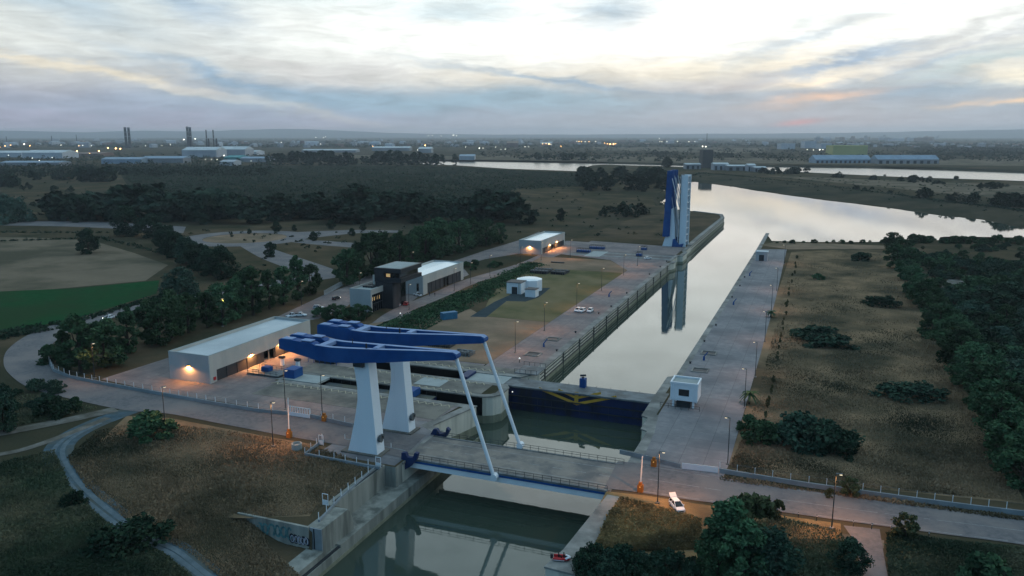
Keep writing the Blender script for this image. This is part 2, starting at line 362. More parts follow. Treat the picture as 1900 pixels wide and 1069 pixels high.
def clone(root, loc, rz=None, label=None, group=None, scale=None):
    r = root.copy(); C.objects.link(r); r.location = loc
    if rz is not None: r.rotation_euler = (0, 0, rz)
    if scale is not None: r.scale = scale if isinstance(scale, tuple) else (scale,)*3
    if label: r['label'] = label
    if group: r['group'] = group
    for ch in root.children:
        c = ch.copy(); C.objects.link(c); c.parent = r
        for g in ch.children:
            d = g.copy(); C.objects.link(d); d.parent = c
    return r

# ------------------------------------------------------------------ ground, water, roads
WZ = -7.4            # water of the lower canal, in front of the closed gate
WB = -4.5            # water of the chamber and the basin behind the gate
def sstep(x): x = max(0, min(1, x)); return x*x*(3-2*x)
def gh(x, y):
    """ground height: flat, falling to the foot of the painted retaining wall beside the lower canal"""
    if y > 107.9 or x < -112: return 0.0
    return -4.0*sstep((x+98)/13)*sstep((107.9-y)/.3)
far_bank_w = [(1278, 336), (1300, 340), (1360, 348), (1400, 355), (1505, 370), (1637, 386), (1742, 401), (1821, 409), (1887, 423), (1960, 440)]
far_bank_t = [(1270, 330), (1300, 322), (1350, 325), (1400, 330), (1531, 345), (1663, 362), (1750, 374), (1830, 383), (1900, 392), (1975, 402)]
fb_t = [G(*p) for p in far_bank_t]; fb_w = [G(p[0], p[1], WB) for p in far_bank_w]
QL = [(-80, 30), (-80, 70), (-80, 107.55), (-80, 108.1), (-80, 110), (-78.1, 110), (-78.1, 116.5), (-81.6, 117), (-82, 136.5), (-79.5, 136.5), (-79.5, 158.5), (-83.6, 161), (-79.3, 177.5),
      (-140, 177.5), (-140, 185), (-80.7, 185), (-78.4, 186.2), (-77, 188.5), (-77.2, 194.5), (-78.5, 196.6), (-127, 196.6), (-127, 204.6), (-77.5, 204.6), (-74.2, 211.5), (-75, 300), (-75.5, 424),
      (-73.8, 428), (-73.8, 434), (-76.5, 434.5), (-76.5, 455), (-73.6, 456), (-73.6, 470), (-75.5, 476), (-76.5, 545), (-77, 680), (-82, 709), (-109, 731)]
lb_t = [Vector((-109, 731, 0)), Vector((-150, 760, 0)), Vector((-178, 880, 0)), Vector((-192, 1040, 0)), Vector((-240, 1250, 0))]
rb_t = [Vector((620, 700, 0)), G(1900, 441), G(1760, 445), G(1620, 449), G(1500, 449), G(1432, 447)]
QR = [(-37, 585), (-36.3, 500), (-36, 345), (-36.2, 222), (-38.3, 220), (-38.3, 186), (-36.5, 185), (-36.5, 177), (-34.8, 176), (-34.8, 143), (-36.4, 117), (-37.7, 111), (-31, 110.5), (-31, 30)]
hole1 = QL+[(p.x, p.y) for p in lb_t[1:]]+[(p.x, p.y) for p in fb_t]+[(700, 760)]+[(p.x, p.y) for p in rb_t]+QR
up_far = [(780, 298), (858, 299), (940, 299.5), (1066, 302), (1225, 306), (1330, 308.5), (1410, 309.5), (1610, 312), (1760, 316), (1900, 321), (2150, 330)]
up_near = [(2150, 352), (1900, 336), (1663, 328), (1479, 319), (1410, 317), (1340, 313), (1225, 308.2), (1170, 307), (1112, 305.5), (1086, 311), (1079, 318), (940, 313), (858, 307.5), (780, 304)]
hole2 = [tuple(G(*p, WB)[:2]) for p in up_far]+[tuple(G(*p)[:2]) for p in up_near]
def inside(p, poly):
    x, y = p; c = False; j = len(poly)-1
    for i in range(len(poly)):
        xi, yi = poly[i]; xj, yj = poly[j]
        if (yi > y) != (yj > y) and x < (xj-xi)*(y-yi)/(yj-yi)+xi: c = not c
        j = i
    return c
pts = []; edges = []
for hl in (hole1, hole2):
    k = len(pts); pts += [Vector(p) for p in hl]; edges += [(k+i, k+(i+1) % len(hl)) for i in range(len(hl))]
B = 26000
for x in np.linspace(-B, B, 9):
    for y in np.linspace(-2000, B, 8): pts.append(Vector((x, y)))
for x in range(-150, -70, 2):
    for y in range(60, 114, 2): pts.append(Vector((x+.37, y+.21)))
for x in range(-1500, 1000, 125):
    for y in range(0, 2600, 125): pts.append(Vector((x+3.3, y+1.7)))
for i in range(44):
    for y in (107.58, 108.02): pts.append(Vector((-124+i, y)))
vo, eo, fo, *_ = delaunay_2d_cdt(pts, edges, [], 0, 1e-4)
gm = MB(); gf = []
for f in fo:
    c = (sum(vo[i].x for i in f)/len(f), sum(vo[i].y for i in f)/len(f))
    if inside(c, hole1) or inside(c, hole2): continue
    gf.append(tuple(f))
gm.v = [(p.x, p.y, gh(p.x, p.y) if abs(p.x+80) > .05 or p.y > 107.9 else -4.0) for p in vo]; gm.f = gf
tag(gm.build('ground', 'ground'), kind='structure')
wmb = MB(); wmb.add([(-160, 20, WZ), (60, 20, WZ), (60, 201, WZ), (-160, 201, WZ)], [(0, 1, 2, 3)])
tag(wmb.build('lower_canal_water', 'water'), kind='structure')
wmb = MB(); wmb.add([(-78.4, 201, WB), (-38.35, 201, WB), (-38.35, 212, WB), (1500, 212, WB), (1500, 1520, WB), (-400, 1520, WB), (-400, 212, WB), (-78.4, 212, WB)], [(0, 1, 2, 7), (2, 3, 4, 5, 6, 7)])
tag(wmb.build('water', 'water'), kind='structure')
wmb = MB(); wmb.add([(-2600, 1521, WB), (1500, 1521, WB), (1500, 3400, WB), (-2600, 3400, WB)], [(0, 1, 2, 3)])
tag(wmb.build('river', 'river_water'), kind='structure')

NSH = [0]
def sheet(name, poly, z, mat, kind='structure', follow=False):
    """a flat sheet from a world polygon"""
    NSH[0] += 1; z = .012+NSH[0]*.003
    poly = [Vector((p[0], p[1])) for p in poly]; n = len(poly)
    v2, _, f2, *_ = delaunay_2d_cdt(poly, [(i, (i+1) % n) for i in range(n)], [], 1, 1e-4)
    mb = MB(); mb.v = [(p.x, p.y, z+(gh(p.x, p.y) if follow else 0)) for p in v2]; mb.f = [tuple(f) for f in f2]
    # face up
    out = []
    for f in mb.f:
        a, b, c = [Vector(mb.v[i]) for i in f[:3]]
        out.append(f if (b-a).cross(c-a).z > 0 else f[::-1])
    mb.f = out
    return tag(mb.build(name, mat), kind=kind)
def uvp(l): return [tuple(G(*p)[:2]) for p in l]
def spline(ps, n=8):
    out = []
    P = [ps[0]]+list(ps)+[ps[-1]]
    for i in range(1, len(P)-2):
        for k in range(n):
            t = k/n; a, b, c, d = P[i-1], P[i], P[i+1], P[i+2]
            out.append(.5*((2*b)+(c-a)*t+(2*a-5*b+4*c-d)*t*t+(3*b-a-3*c+d)*t**3))
    out.append(P[-2]); return out
def strip(name, pairs, z, mat, n=8):
    """road sheet between two pixel edges"""
    A = spline([G(*p[0]) for p in pairs], n); Bq = spline([G(*p[1]) for p in pairs], n)
    mb = MB()
    for a, b in zip(A, Bq): mb.v += [(a.x, a.y, z+gh(a.x, a.y)), (b.x, b.y, z+gh(b.x, b.y))]
    for i in range(len(A)-1):
        f = (2*i, 2*i+1, 2*i+3, 2*i+2); a, b, c = [Vector(mb.v[k]) for k in f[:3]]
        mb.f.append(f if (b-a).cross(c-a).z > 0 else f[::-1])
    return tag(mb.build(name, mat), kind='structure'), A, Bq
def ribbon(name, line, w, z, mat, n=8, m=None):
    L = spline([G(*p) for p in line], n); mb = m or MB(); k0 = len(mb.v)
    for i, p in enumerate(L):
        d = (L[min(i+1, len(L)-1)]-L[max(i-1, 0)]).normalized(); q = Vector((-d.y, d.x, 0))*w/2
        for r in (p+q, p-q): mb.v.append((r.x, r.y, z+gh(r.x, r.y)))
    for i in range(len(L)-1): mb.f.append((k0+2*i+1, k0+2*i+3, k0+2*i+2, k0+2*i))
    return None if m else tag(mb.build(name, mat), kind='structure')
Z1, Z2, Z3 = .105, .115, .145
# left approach road sweeping round the yard
roadL = [((790, 808), (748, 850)), ((700, 797), (650, 830)), ((640, 788), (590, 820)), ((560, 773), (510, 806)), ((480, 760), (400, 785)), ((400, 748), (310, 768)), ((300, 731), (235, 762)),
         ((200, 714), (150, 745)), ((140, 700), (60, 722)), ((103, 682), (22, 699)), ((90, 662), (7, 676)), ((95, 642), (14, 650)), ((120, 621), (50, 623)), ((160, 604), (100, 603)),
         ((215, 590), (185, 583)), ((300, 571), (275, 562)), ((400, 551), (385, 543)), ((520, 529), (510, 521)), ((600, 519), (590, 511)), ((650, 511), (632, 503))]
strip('approach_road', roadL, Z2, 'asphalt')
roadR = [((1146, 857), (1121, 907)), ((1200, 862), (1180, 914)), ((1270, 874), (1270, 927)), ((1400, 897), (1400, 944)), ((1600, 925), (1600, 972)), ((1750, 943), (1750, 992)), ((1900, 961), (1900, 1012)), ((2150, 990), (2150, 1052))]
strip('east_road', roadR, Z2, 'asphalt')
strip('link_road', [((444, 456), (478, 452)), ((480, 477), (520, 467)), ((530, 497), (590, 490)), ((592, 515), (636, 506))], Z1, 'asphalt')
strip('highway', [((-60, 409), (-60, 418)), ((100, 411), (100, 420)), ((204, 413), (204, 424)), ((345, 421), (340, 433))], Z1, 'asphalt')
strip('slip_road', [((530, 432), (536, 445)), ((575, 430), (575, 442)), ((660, 427), (665, 433)), ((740, 428), (740, 432))], Z1, 'asphalt')
strip('branch_road', [((540, 442), (538, 449)), ((600, 447), (598, 455)), ((680, 452), (676, 461))], .028, 'asphalt')
cR = G(455, 442)
mb = MB(); nn = 48
for i in range(nn):
    t = 2*math.pi*i/nn
    for r in (27, 42): mb.v.append((cR.x+r*math.cos(t), cR.y+r*math.sin(t)*1.0, .13))
mb.f = [(2*i, 2*i+1, (2*i+3) % (2*nn), (2*i+2) % (2*nn)) for i in range(nn)]
tag(mb.build('roundabout_road', 'asphalt'), kind='structure')
sheet('roundabout_island', [(cR.x+26.9*math.cos(2*math.pi*i/40), cR.y+26.9*math.sin(2*math.pi*i/40)) for i in range(40)], Z3, 'dirt')
# dirt tracks, lower left: wheel ruts either side of a grassy middle
tk = MB()
for l, w in (([(-60, 815), (40, 797), (130, 779), (215, 760)], 4.2), ([(-60, 852), (30, 838), (110, 812), (200, 776)], 2.2)): ribbon('', l, w, Z1, '', m=tk)
tag(tk.build('dirt_track', 'track_pale'), kind='structure')
ribbon('gravel_track', [(255, 757), (180, 785), (128, 812), (108, 838), (120, 872), (152, 912), (205, 957), (262, 996), (330, 1027), (400, 1047), (470, 1066), (540, 1095)], 6.0, .06, 'track')
tk = MB()
for dx, dy in ((-8, 2), (9, -2)): ribbon('', [(178+dx, 787+dy), (128+dx, 813+dy), (107+dx, 838+dy), (119+dx, 872+dy), (151+dx, 912+dy), (204+dx, 957+dy), (262+dx, 996+dy), (330+dx, 1027+dy), (400+dx, 1047+dy)], 1.0, .09, '', m=tk)
tag(tk.build('wheel_ruts', 'rut'), kind='structure')
sheet('bare_track_lower_right', uvp([(1330, 962), (1420, 972), (1560, 990), (1640, 1003), (1640, 1018), (1550, 1003), (1420, 988), (1320, 975)]), .05, 'track_pale')
sheet('side_path', uvp([(1565, 975), (1632, 982), (1640, 1030), (1650, 1085), (1600, 1085), (1590, 1010)]), .03, 'asphalt')
# fields and meadows
sheet('stubble_field', uvp([(-120, 556), (-120, 452), (0, 440), (60, 441), (170, 446), (250, 470), (312, 492), (270, 521), (140, 533)]), Z1, 'stubble')
sheet('crop_field', uvp([(-120, 640), (-120, 558), (0, 541), (140, 535), (296, 520), (290, 545), (240, 560), (140, 592), (60, 607)]), Z1, 'crop')
sheet('west_meadow', [tuple(G(*p)[:2]) for p in [(235, 772), (310, 775), (400, 792), (510, 813), (590, 826), (640, 838), (575, 958), (480, 962)]]+[tuple(G(*p)[:2]) for p in [(300, 960), (190, 905), (150, 850)]], .012, 'meadow')
sheet('east_meadow', uvp([(1352, 862), (1385, 755), (1432, 575), (1468, 468), (1640, 458), (1665, 480), (1730, 620), (1800, 740), (1890, 900), (1900, 935), (1600, 905), (1400, 880)]), .012, 'meadow')
sheet('verge', uvp([(1125, 912), (1200, 920), (1300, 936), (1400, 950), (1560, 972), (1560, 1000), (1330, 1000), (1290, 1040), (1070, 1030), (1085, 1000), (1105, 950)]), .012, 'gold_meadow')
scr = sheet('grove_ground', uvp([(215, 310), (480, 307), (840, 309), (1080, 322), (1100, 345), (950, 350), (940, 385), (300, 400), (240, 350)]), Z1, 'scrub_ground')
# paved yard, quays
yard_poly = [tuple(G(187, 704)[:2]), tuple(G(310, 665)[:2]), (-172, 214), (-150, 232), (-146, 213), (-92, 213), (-92, 205.6), (-128, 205.6), (-128, 195.6), (-82, 195.6), (-82, 186), (-141, 186), (-141, 176.5), (-83, 176.5), (-85, 161), tuple(G(640, 786)[:2]), tuple(G(480, 757)[:2]), tuple(G(300, 728)[:2])]
sheet('yard_paving', yard_poly, Z1, 'yard')
sheet('bridge_approach_paving', [(-99, 137), (-80, 137), (-80, 158), (-84, 161), (-86, 163), (-99, 160)], Z1, 'quay_concrete')
sheet('west_quay_paving', [(-91.5, 207), (-78, 206.5), (-76.2, 213), (-77, 300), (-77.5, 425), (-78, 490), (-140, 500), (-140, 478), (-150, 478), (-150, 440), (-108, 425), (-91.5, 395)], .024, 'yard')
sheet('dirt_plaza', [(-150, 213.3), (-91.6, 213.3), (-91.6, 272), (-118, 272), (-128, 282), (-152, 246)], Z1, 'dirt')
sheet('lawn', [(-119, 272.3), (-91.6, 272.3), (-91.6, 386), (-138, 386), (-140, 345), (-128, 300)], Z1, 'lawn')
sheet('dirt_plaza_far', [(-138, 386.3), (-91.6, 386.3), (-91.8, 396), (-108, 424), (-148, 424), (-146, 400)], Z1, 'dirt')
sheet('tank_path', uvp([(872, 588), (918, 560), (945, 548), (960, 536), (1022, 534), (1000, 552), (975, 560), (940, 559), (902, 589)]), .05, 'dark_path')
strip('service_road', [((600, 690), (660, 690)), ((640, 640), (705, 645)), ((690, 600), (738, 601)), ((728, 575), (778, 572)), ((800, 545), (835, 547)), ((860, 520), (890, 523)), ((960, 490), (985, 494)), ((1010, 468), (1040, 472)), ((1050, 447), (1100, 450))], .036, 'yard')
sheet('forecourt', uvp([(740, 578), (790, 540), (845, 522), (870, 510), (862, 500), (790, 500), (740, 540)]), .045, 'yard')
sheet('parking_yard', uvp([(515, 588), (600, 548), (652, 528), (700, 500), (705, 520), (655, 560), (640, 572), (590, 592), (555, 598)]), .03, 'yard')
sheet('back_road', uvp([(820, 492), (900, 465), (963, 446), (1000, 430), (1010, 436), (968, 470), (900, 481), (850, 497)]), .03, 'yard')
sheet('east_quay_paving', [(-32, 150), (-33.2, 176), (-34.7, 188), (-34.6, 222), (-34.4, 500), (-19.5, 504), (-16.5, 345), (-15.6, 250), (-15, 163), (-15.6, 150)], Z1, 'quay_concrete')
sheet('east_dirt_path', uvp([(1465, 463), (1640, 462), (1640, 456), (1440, 449), (1410, 455)]), .03, 'dirt')
sheet('bare_patch', uvp([(1735, 545), (1760, 518), (1790, 520), (1785, 545), (1750, 552)]), .03, 'track_pale')
sheet('pier_grass', [(-80.5, 520), (-80.5, 690), (-108, 725), (-150, 752), (-150, 520)], Z1, 'pier_soil')
for i, (l, mtl) in enumerate(([(860, 399), (940, 390), (960, 372), (1000, 366), (1090, 372), (1080, 385), (990, 390), (950, 402)], [(60, 365), (200, 356), (300, 350), (330, 358), (200, 372), (100, 378)], [(560, 412), (800, 404), (930, 404), (930, 411), (700, 418)])[0:3] if False else []): pass
for l in ([(860, 399), (940, 390), (960, 378), (1010, 372), (1090, 376), (1080, 388), (990, 393), (950, 402)], [(60, 365), (200, 352), (260, 346), (280, 352), (200, 366), (100, 372)], [(470, 428), (560, 419), (940, 410), (1000, 416), (760, 428), (560, 430)],
          [(1010, 440), (1090, 405), (1230, 380), (1235, 392), (1100, 425), (1060, 442)]): sheet('dry_clearing', uvp(l), Z1, 'clearing')
for a, b2, v0, v1 in ((1240, 1900, 293, 302), (1410, 1900, 322, 331), (560, 860, 287, 291), (860, 1230, 288, 296), (1100, 1420, 272, 279)):
    sheet('pale_field', uvp([(a, v0), (b2, v0+3), (b2, v1+6), (a, v1)]) if v0 < 320 else uvp([(1420, 326), (1900, 344), (1900, 372), (1660, 350), (1540, 338)]), .05, 'stubble')
# road paint
mb = MB()
for f in (.06, .5, .94):
    A = spline([G(a[0]*(1-f)+b[0]*f, a[1]*(1-f)+b[1]*f) for a, b in roadR[1:]], 12)
    for a, b in zip(A, A[1:]):
        d = (b-a).normalized(); q = Vector((-d.y, d.x, 0))*.06
        if rnd.random() < .8: mb.add([(p.x, p.y, .122) for p in (a-q, b-q, b+q, a+q)], [(0, 1, 2, 3)])
tag(mb.build('road_markings', 'worn_paint'), kind='structure')
# banks of the river: slopes from the meadow down to the water
def bank_mesh(top, foot, name='river_bank'):
    mb = MB()
    A = spline(top, 6); Bq = spline(foot, 6)
    for i, (a, b) in enumerate(zip(A, Bq)):
        mid = a.lerp(b, .55)
        mb.v += [(a.x, a.y, a.z), (mid.x, mid.y, -1.9-.4*math.sin(i*1.7)), (b.x, b.y, WB-.4)]
    for i in range(len(A)-1):
        for j in (0, 1): mb.f.append((3*i+j, 3*i+j+1, 3*i+j+4, 3*i+j+3))
    return tag(mb.build(name, 'bank'), kind='structure')
def lean(top, dx, dy): return [Vector((p.x+dx, p.y+dy, -6.9)) for p in top]
A = spline(fb_t, 6); bank_mesh(fb_t, fb_w)
bank_mesh(lb_t, [p+Vector((9, 4, -8)) for p in lb_t])
bank_mesh(rb_t, [p+Vector((0, 9, -8)) for p in rb_t])
h2 = [Vector((p[0], p[1], 0)) for p in hole2]; k = len(up_far)
bank_mesh(h2[:k], [p+Vector((0, -8, -8)) for p in h2[:k]]); bank_mesh(h2[k:], [p+Vector((0, 8, -8)) for p in h2[k:]])

# ------------------------------------------------------------------ hills at the horizon
hp = [(-300, 241), (-100, 243), (60, 244.5), (160, 246), (260, 243.5), (360, 244.5), (450, 242), (540, 240), (610, 242), (680, 245), (760, 247.5), (900, 249.5), (1100, 249.5), (1300, 248.5), (1500, 247.5), (1650, 245.5), (1780, 243.5), (1900, 242), (2200, 240)]
mb = MB(); DH = 24500
for i, p in enumerate(spline([Vector((u, v, 0)) for u, v in hp], 6)):
    r = ray(p.x, 250); h = math.hypot(r.x, r.y); x, y = r.x/h, r.y/h
    z = max(5, CAM_H+(250-p.y)/FPX*DH)+3*math.sin(i*1.3)
    mb.v += [(x*(DH-3500), y*(DH-3500), -1), (x*DH, y*DH, z), (x*(DH+900), y*(DH+900), -1)]
k = len(mb.v)//3
for i in range(k-1):
    for j in (0, 1): mb.f.append((3*i+j, 3*i+j+1, 3*i+j+4, 3*i+j+3))
tag(mb.build('hills', 'hill', smooth=True), kind='structure')
# ================================================================== lock structures
def RP(u, v, Y):
    r = ray(u, v); t = Y/r.y; return Vector((r.x*t, Y, CAM_H+r.z*t))
def RX(u, v, X):
    r = ray(u, v); t = X/r.x; return Vector((X, r.y*t, CAM_H+r.z*t))
def offs(path, w):
    """offset a polyline to its left by w"""
    P = [Vector(p) for p in path]; out = []
    for i, p in enumerate(P):
        d1 = (P[i]-P[i-1]).normalized() if i else (P[1]-P[0]).normalized()
        d2 = (P[i+1]-P[i]).normalized() if i < len(P)-1 else d1
        n1 = Vector((-d1.y, d1.x)); n2 = Vector((-d2.y, d2.x)); m = (n1+n2)
        m = m.normalized() if m.length > 1e-3 else n1
        out.append(p+m*min(2.2*w, w/max(.35, m.dot(n1))))
    return out
def lock_wall(label, path, w=1.6, z0=-9.5, z1=-.25, group=None, top=.07, mat='wall_concrete'):
    """a quay wall along the water's edge: face, and a coping slab on top; land lies on the path's left"""
    t = thing('lock_wall', label, 'quay wall', (path[0][0], path[0][1], 0), group)
    o = offs(path, w); f = MB(); c = MB(); oc = offs(path, w+.5); fc = offs(path, -.12)
    for i in range(len(path)-1):
        a, b, d, e = path[i], path[i+1], o[i+1], o[i]
        f.hexa([(*q[:2], z0) for q in (a, b, d, e)]+[(*q[:2], z1) for q in (a, b, d, e)])
        a, b, d, e = fc[i], fc[i+1], oc[i+1], oc[i]
        c.hexa([(*q[:2], z1+.002) for q in (a, b, d, e)]+[(*q[:2], top) for q in (a, b, d, e)])
    f.build('wall_face', mat, t); c.build('coping', 'coping', t)
    g = MB()
    L = [Vector(p) for p in path]
    for i in range(len(L)-1):     # a band of weed and damp above the water line
        a, b = fc[i], fc[i+1]; a2, b2 = offs(path, .3)[i], offs(path, .3)[i+1]
        g.hexa([(*q[:2], z0) for q in (a, b, b2, a2)]+[(*q[:2], -3.4 if path[0][1] > 203 and path[-1][1] > 203 else -5.3) for q in (a, b, b2, a2)])
    g.build('weed_band', 'wet_concrete', t)
    return t
# west side, south to north (land is on the left when walking north)
t = thing('lock_wall', 'stepped concrete wall with a long ledge beside the lower canal, in front of the bridge', 'quay wall', (-80, 110, 0))
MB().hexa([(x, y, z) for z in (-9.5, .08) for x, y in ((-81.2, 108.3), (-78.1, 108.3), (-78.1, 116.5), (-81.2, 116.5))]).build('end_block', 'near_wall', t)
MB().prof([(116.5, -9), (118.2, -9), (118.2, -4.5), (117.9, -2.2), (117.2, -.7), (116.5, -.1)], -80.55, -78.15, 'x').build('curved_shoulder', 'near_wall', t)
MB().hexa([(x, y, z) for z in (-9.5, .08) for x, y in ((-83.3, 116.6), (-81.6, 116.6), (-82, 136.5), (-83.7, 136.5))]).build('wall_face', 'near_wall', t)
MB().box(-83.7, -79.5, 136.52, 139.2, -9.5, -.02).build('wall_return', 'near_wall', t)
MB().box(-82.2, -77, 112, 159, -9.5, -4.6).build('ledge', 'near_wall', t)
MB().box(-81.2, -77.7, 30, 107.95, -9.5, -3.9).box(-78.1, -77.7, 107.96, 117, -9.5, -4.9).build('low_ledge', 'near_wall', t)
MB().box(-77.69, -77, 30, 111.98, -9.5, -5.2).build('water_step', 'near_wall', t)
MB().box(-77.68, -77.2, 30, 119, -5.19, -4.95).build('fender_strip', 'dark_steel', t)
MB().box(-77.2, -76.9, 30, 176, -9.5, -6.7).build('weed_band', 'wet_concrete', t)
MB().box(-82.5, -82.15, 118, 136, .08, .16).build('pipe_trench', 'dark_steel', t)
t = thing('retaining_wall', 'low retaining wall covered in graffiti, running left from the stepped canal wall', 'wall', (-86, 107.9, -4))
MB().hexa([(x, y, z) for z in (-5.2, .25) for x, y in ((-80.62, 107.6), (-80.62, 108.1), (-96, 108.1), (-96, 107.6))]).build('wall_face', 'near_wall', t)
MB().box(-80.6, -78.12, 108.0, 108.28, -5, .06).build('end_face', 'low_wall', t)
MB().box(-79.75, -79.6, 107.93, 107.995, -4, 0).build('joint', 'void', t)
def strokes(parent, name, mat, y, x0, x1, z0, z1, n, w, seed):
    r = random.Random(seed); mb = MB(); x = x0
    while x < x1:                      # looping letters of spray paint, each a few curved strokes
        wd = r.uniform(.5, .8)*(z1-z0)*.75
        for k in range(n):
            cx, cz = x+wd*.5+r.uniform(-.1, .1), (z0+z1)/2+r.uniform(-.15, .15); a0 = r.uniform(0, 6.28); sw = r.uniform(2.4, 4.6)
            P = [(cx+math.cos(a0+sw*i/6)*wd*.45, cz+math.sin(a0+sw*i/6)*(z1-z0)*.42) for i in range(7)]
            for (xa, za), (xb, zb) in zip(P, P[1:]):
                d = Vector((xb-xa, zb-za)); q = Vector((-d.y, d.x)).normalized()*w/2
                yy = y-.004*k
                mb.add([(xa-q.x, yy, za-q.y), (xb-q.x, yy, zb-q.y), (xb+q.x, yy, zb+q.y), (xa+q.x, yy, za+q.y)], [(0, 1, 2, 3)])
        x += wd*1.05
    mb.build(name, mat, parent)
strokes(t, 'graffiti', 'graffiti_teal', 107.57, -91.5, -84.6, -2.9, -.45, 3, .36, 3)
strokes(t, 'graffiti', 'graffiti_black', 107.56, -84.6, -80.8, -3.3, -1.6, 4, .3, 5)
strokes(t, 'graffiti', 'graffiti_white', 107.53, -84.5, -80.9, -3.2, -1.7, 4, .1, 6)
lock_wall('concrete abutment wall under the left end of the lowered bridge', [(-79.5, 139.3), (-79.5, 158.5)], z1=-.5, top=-.02)
lock_wall('slanting concrete wall between the lowered bridge and the first gate slot', [(-79.5, 158.5), (-83.6, 161), (-79.3, 177.5), (-140, 177.5)][0:4])
lock_wall('round nosed concrete pier between the two gate slots', [(-140, 185), (-80.7, 185), (-78.4, 186.2), (-77, 188.5), (-77.2, 194.5), (-78.5, 196.6), (-127, 196.6)], w=1.2)
lock_wall('short concrete closing wall at the inner end of the first gate slot', [(-140, 177.5), (-140, 185)], w=1)
lock_wall('short concrete closing wall at the inner end of the second gate slot', [(-127, 196.6), (-127, 204.6)], w=1)
t = lock_wall('long west wall of the lock chamber with dark rubbing strips', [(-127, 204.6), (-77.5, 204.6), (-74.2, 211.5), (-75, 300), (-75.5, 424)])
for z in (-1.0, -2.1, -3.1):
    MB().hexa([(x, y, zz) for zz in (z-.08, z+.08) for x, y in ((-74.35, 212), (-73.95, 212), (-75.2, 424), (-75.6, 424))]).build('rubbing_strip', 'fender', t)
for k in range(12):
    y = 216+k*18.3; x = -73.95-(y-212)*.006
    MB().box(x-.3, x+.13, y-.14, y+.14, -5, .12).build('ladder_recess', 'fender', t)
lock_wall('concrete wall of the far gate on the west side, below the raised bridge', [(-75.5, 424), (-73.8, 428), (-73.8, 434), (-76.5, 434.5), (-76.5, 455), (-73.6, 456), (-73.6, 470), (-75.5, 476), (-75.8, 500)])
t = lock_wall('long concrete pier wall running out to its tip beyond the raised bridge', [(-75.8, 500), (-76.5, 545), (-77, 680), (-82, 709), (-109, 731)], w=2.2, top=.5)
for z in (-1.2, -2.8): MB().hexa([(x, y, zz) for zz in (z-.2, z+.2) for x, y in ((-76, 500), (-75.7, 500), (-76.75, 678), (-77.1, 678))]).build('rubbing_strip', 'fender', t)
# east side, north to south (land on the left)
lock_wall('east wall of the canal beyond the chamber, beside the small far hut', [(-37, 585), (-36.3, 500), (-36.2, 440)])
lock_wall('long east wall of the lock chamber along the wide quay', [(-36.2, 440), (-36, 345), (-36.2, 222), (-38.3, 220), (-38.3, 205.2)])
lock_wall('notched east wall holding the end of the blue gate, below the white cabin', [(-38.3, 205.2), (-38.3, 186), (-36.5, 185), (-36.5, 177), (-34.8, 176), (-34.8, 156)], w=2.6)
lock_wall('concrete wall under the right end of the lowered bridge', [(-34.8, 156), (-34.8, 139.9)], top=-.02, z1=-.5)
lock_wall('grey quay wall running from the bridge down to the red dinghy', [(-34.8, 139.9), (-36.4, 117), (-37.7, 111), (-31, 110.5), (-31, 30)], w=3.2, top=.09)

# concrete aprons around the gate slots
def slab(name, label, x0, x1, y0, y1, z, mat='slab'):
    return tag(MB().box(x0, x1, y0, y1, -.2, z).build(name, mat), label, 'concrete apron')
slab('concrete_apron', 'pale concrete apron on the pier between the gate slots', -141, -82, 186.6, 195.2, .1)
slab('concrete_apron', 'stained concrete apron in front of the first gate slot', -139, -84.5, 164.5, 175.6, .09)
slab('concrete_apron', 'worn concrete apron behind the second gate slot', -128, -80, 206.6, 211.2, .1)
slab('concrete_apron', 'light concrete patch among the aprons beside the near white tower', -103, -95, 188, 194.6, .125, 'parapet')
def zigzag(label, x0, x1, y, z, mat='lattice'):
    """a floor of crossed steel plates: pale lattice bars"""
    mb = MB(); n = int((x1-x0)/2.2)
    for i in range(n):
        x = x0+i*2.2; mb.bar((x, y-.9, z), (x+1.1, y+.9, z), .28, .05); mb.bar((x+1.1, y+.9, z+.001), (x+2.2, y-.9, z+.001), .28, .05)
    return tag(mb.build('lattice_strip', mat), label, 'steel lattice', 'lattice strips')
zigzag('pale lattice strip along the front edge of the first gate slot', -140, -84, 174.6, .13)
zigzag('pale lattice strip along the back edge of the first gate slot', -128, -84, 186.0, .15)
zigzag('pale lattice strip along the front edge of the second gate slot', -128, -84, 194.6, .16)
zigzag('pale lattice strip along the back edge of the second gate slot', -127, -82, 207, .14)
# parked gate in the first slot
t = thing('lock_gate', 'spare grey topped gate parked in the first slot behind the white towers', 'lock gate', (-110, 181, 0))
MB().box(-128, -94, 178.6, 184.2, -9, -1.4).build('gate_body', 'navy_paint', t)
MB().box(-128, -94, 178.7, 184.1, -1.398, -1.25).build('walkway', 'gate_top', t)
MB().box(-139.9, -80.9, 184.75, 184.99, -6, -.28).build('slot_shade_panel', 'void', t)  # black panel over the far wall: the slot's shade put in as colour
MB().box(-93.8, -84, 178.4, 184.4, -6, -3.2).build('slot_shade_floor', 'void', t)  # black block standing in for the dark depth of the slot
MB().box(-139.5, -128, 178.3, 184.5, -.5, .12).build('end_platform', 'parapet', t)
MB().box(-101.5, -98.5, 179, 183.6, -.95, .9).build('winch_box', 'blue_paint', t)
MB().box(-139.8, -136.4, 179.5, 183.5, .12, 2.6).build('winch_box', 'blue_paint', t)
rl = MB()
for y in (178.5, 184.3):
    for x in range(-139, -93, 3): rl.tube((x, y, -1.25), (x, y, -.1), .04, n=5)
    rl.tube((-139, y, -.1), (-94, y, -.1), .04, n=5)
rl.build('railing', 'dark_steel', t)
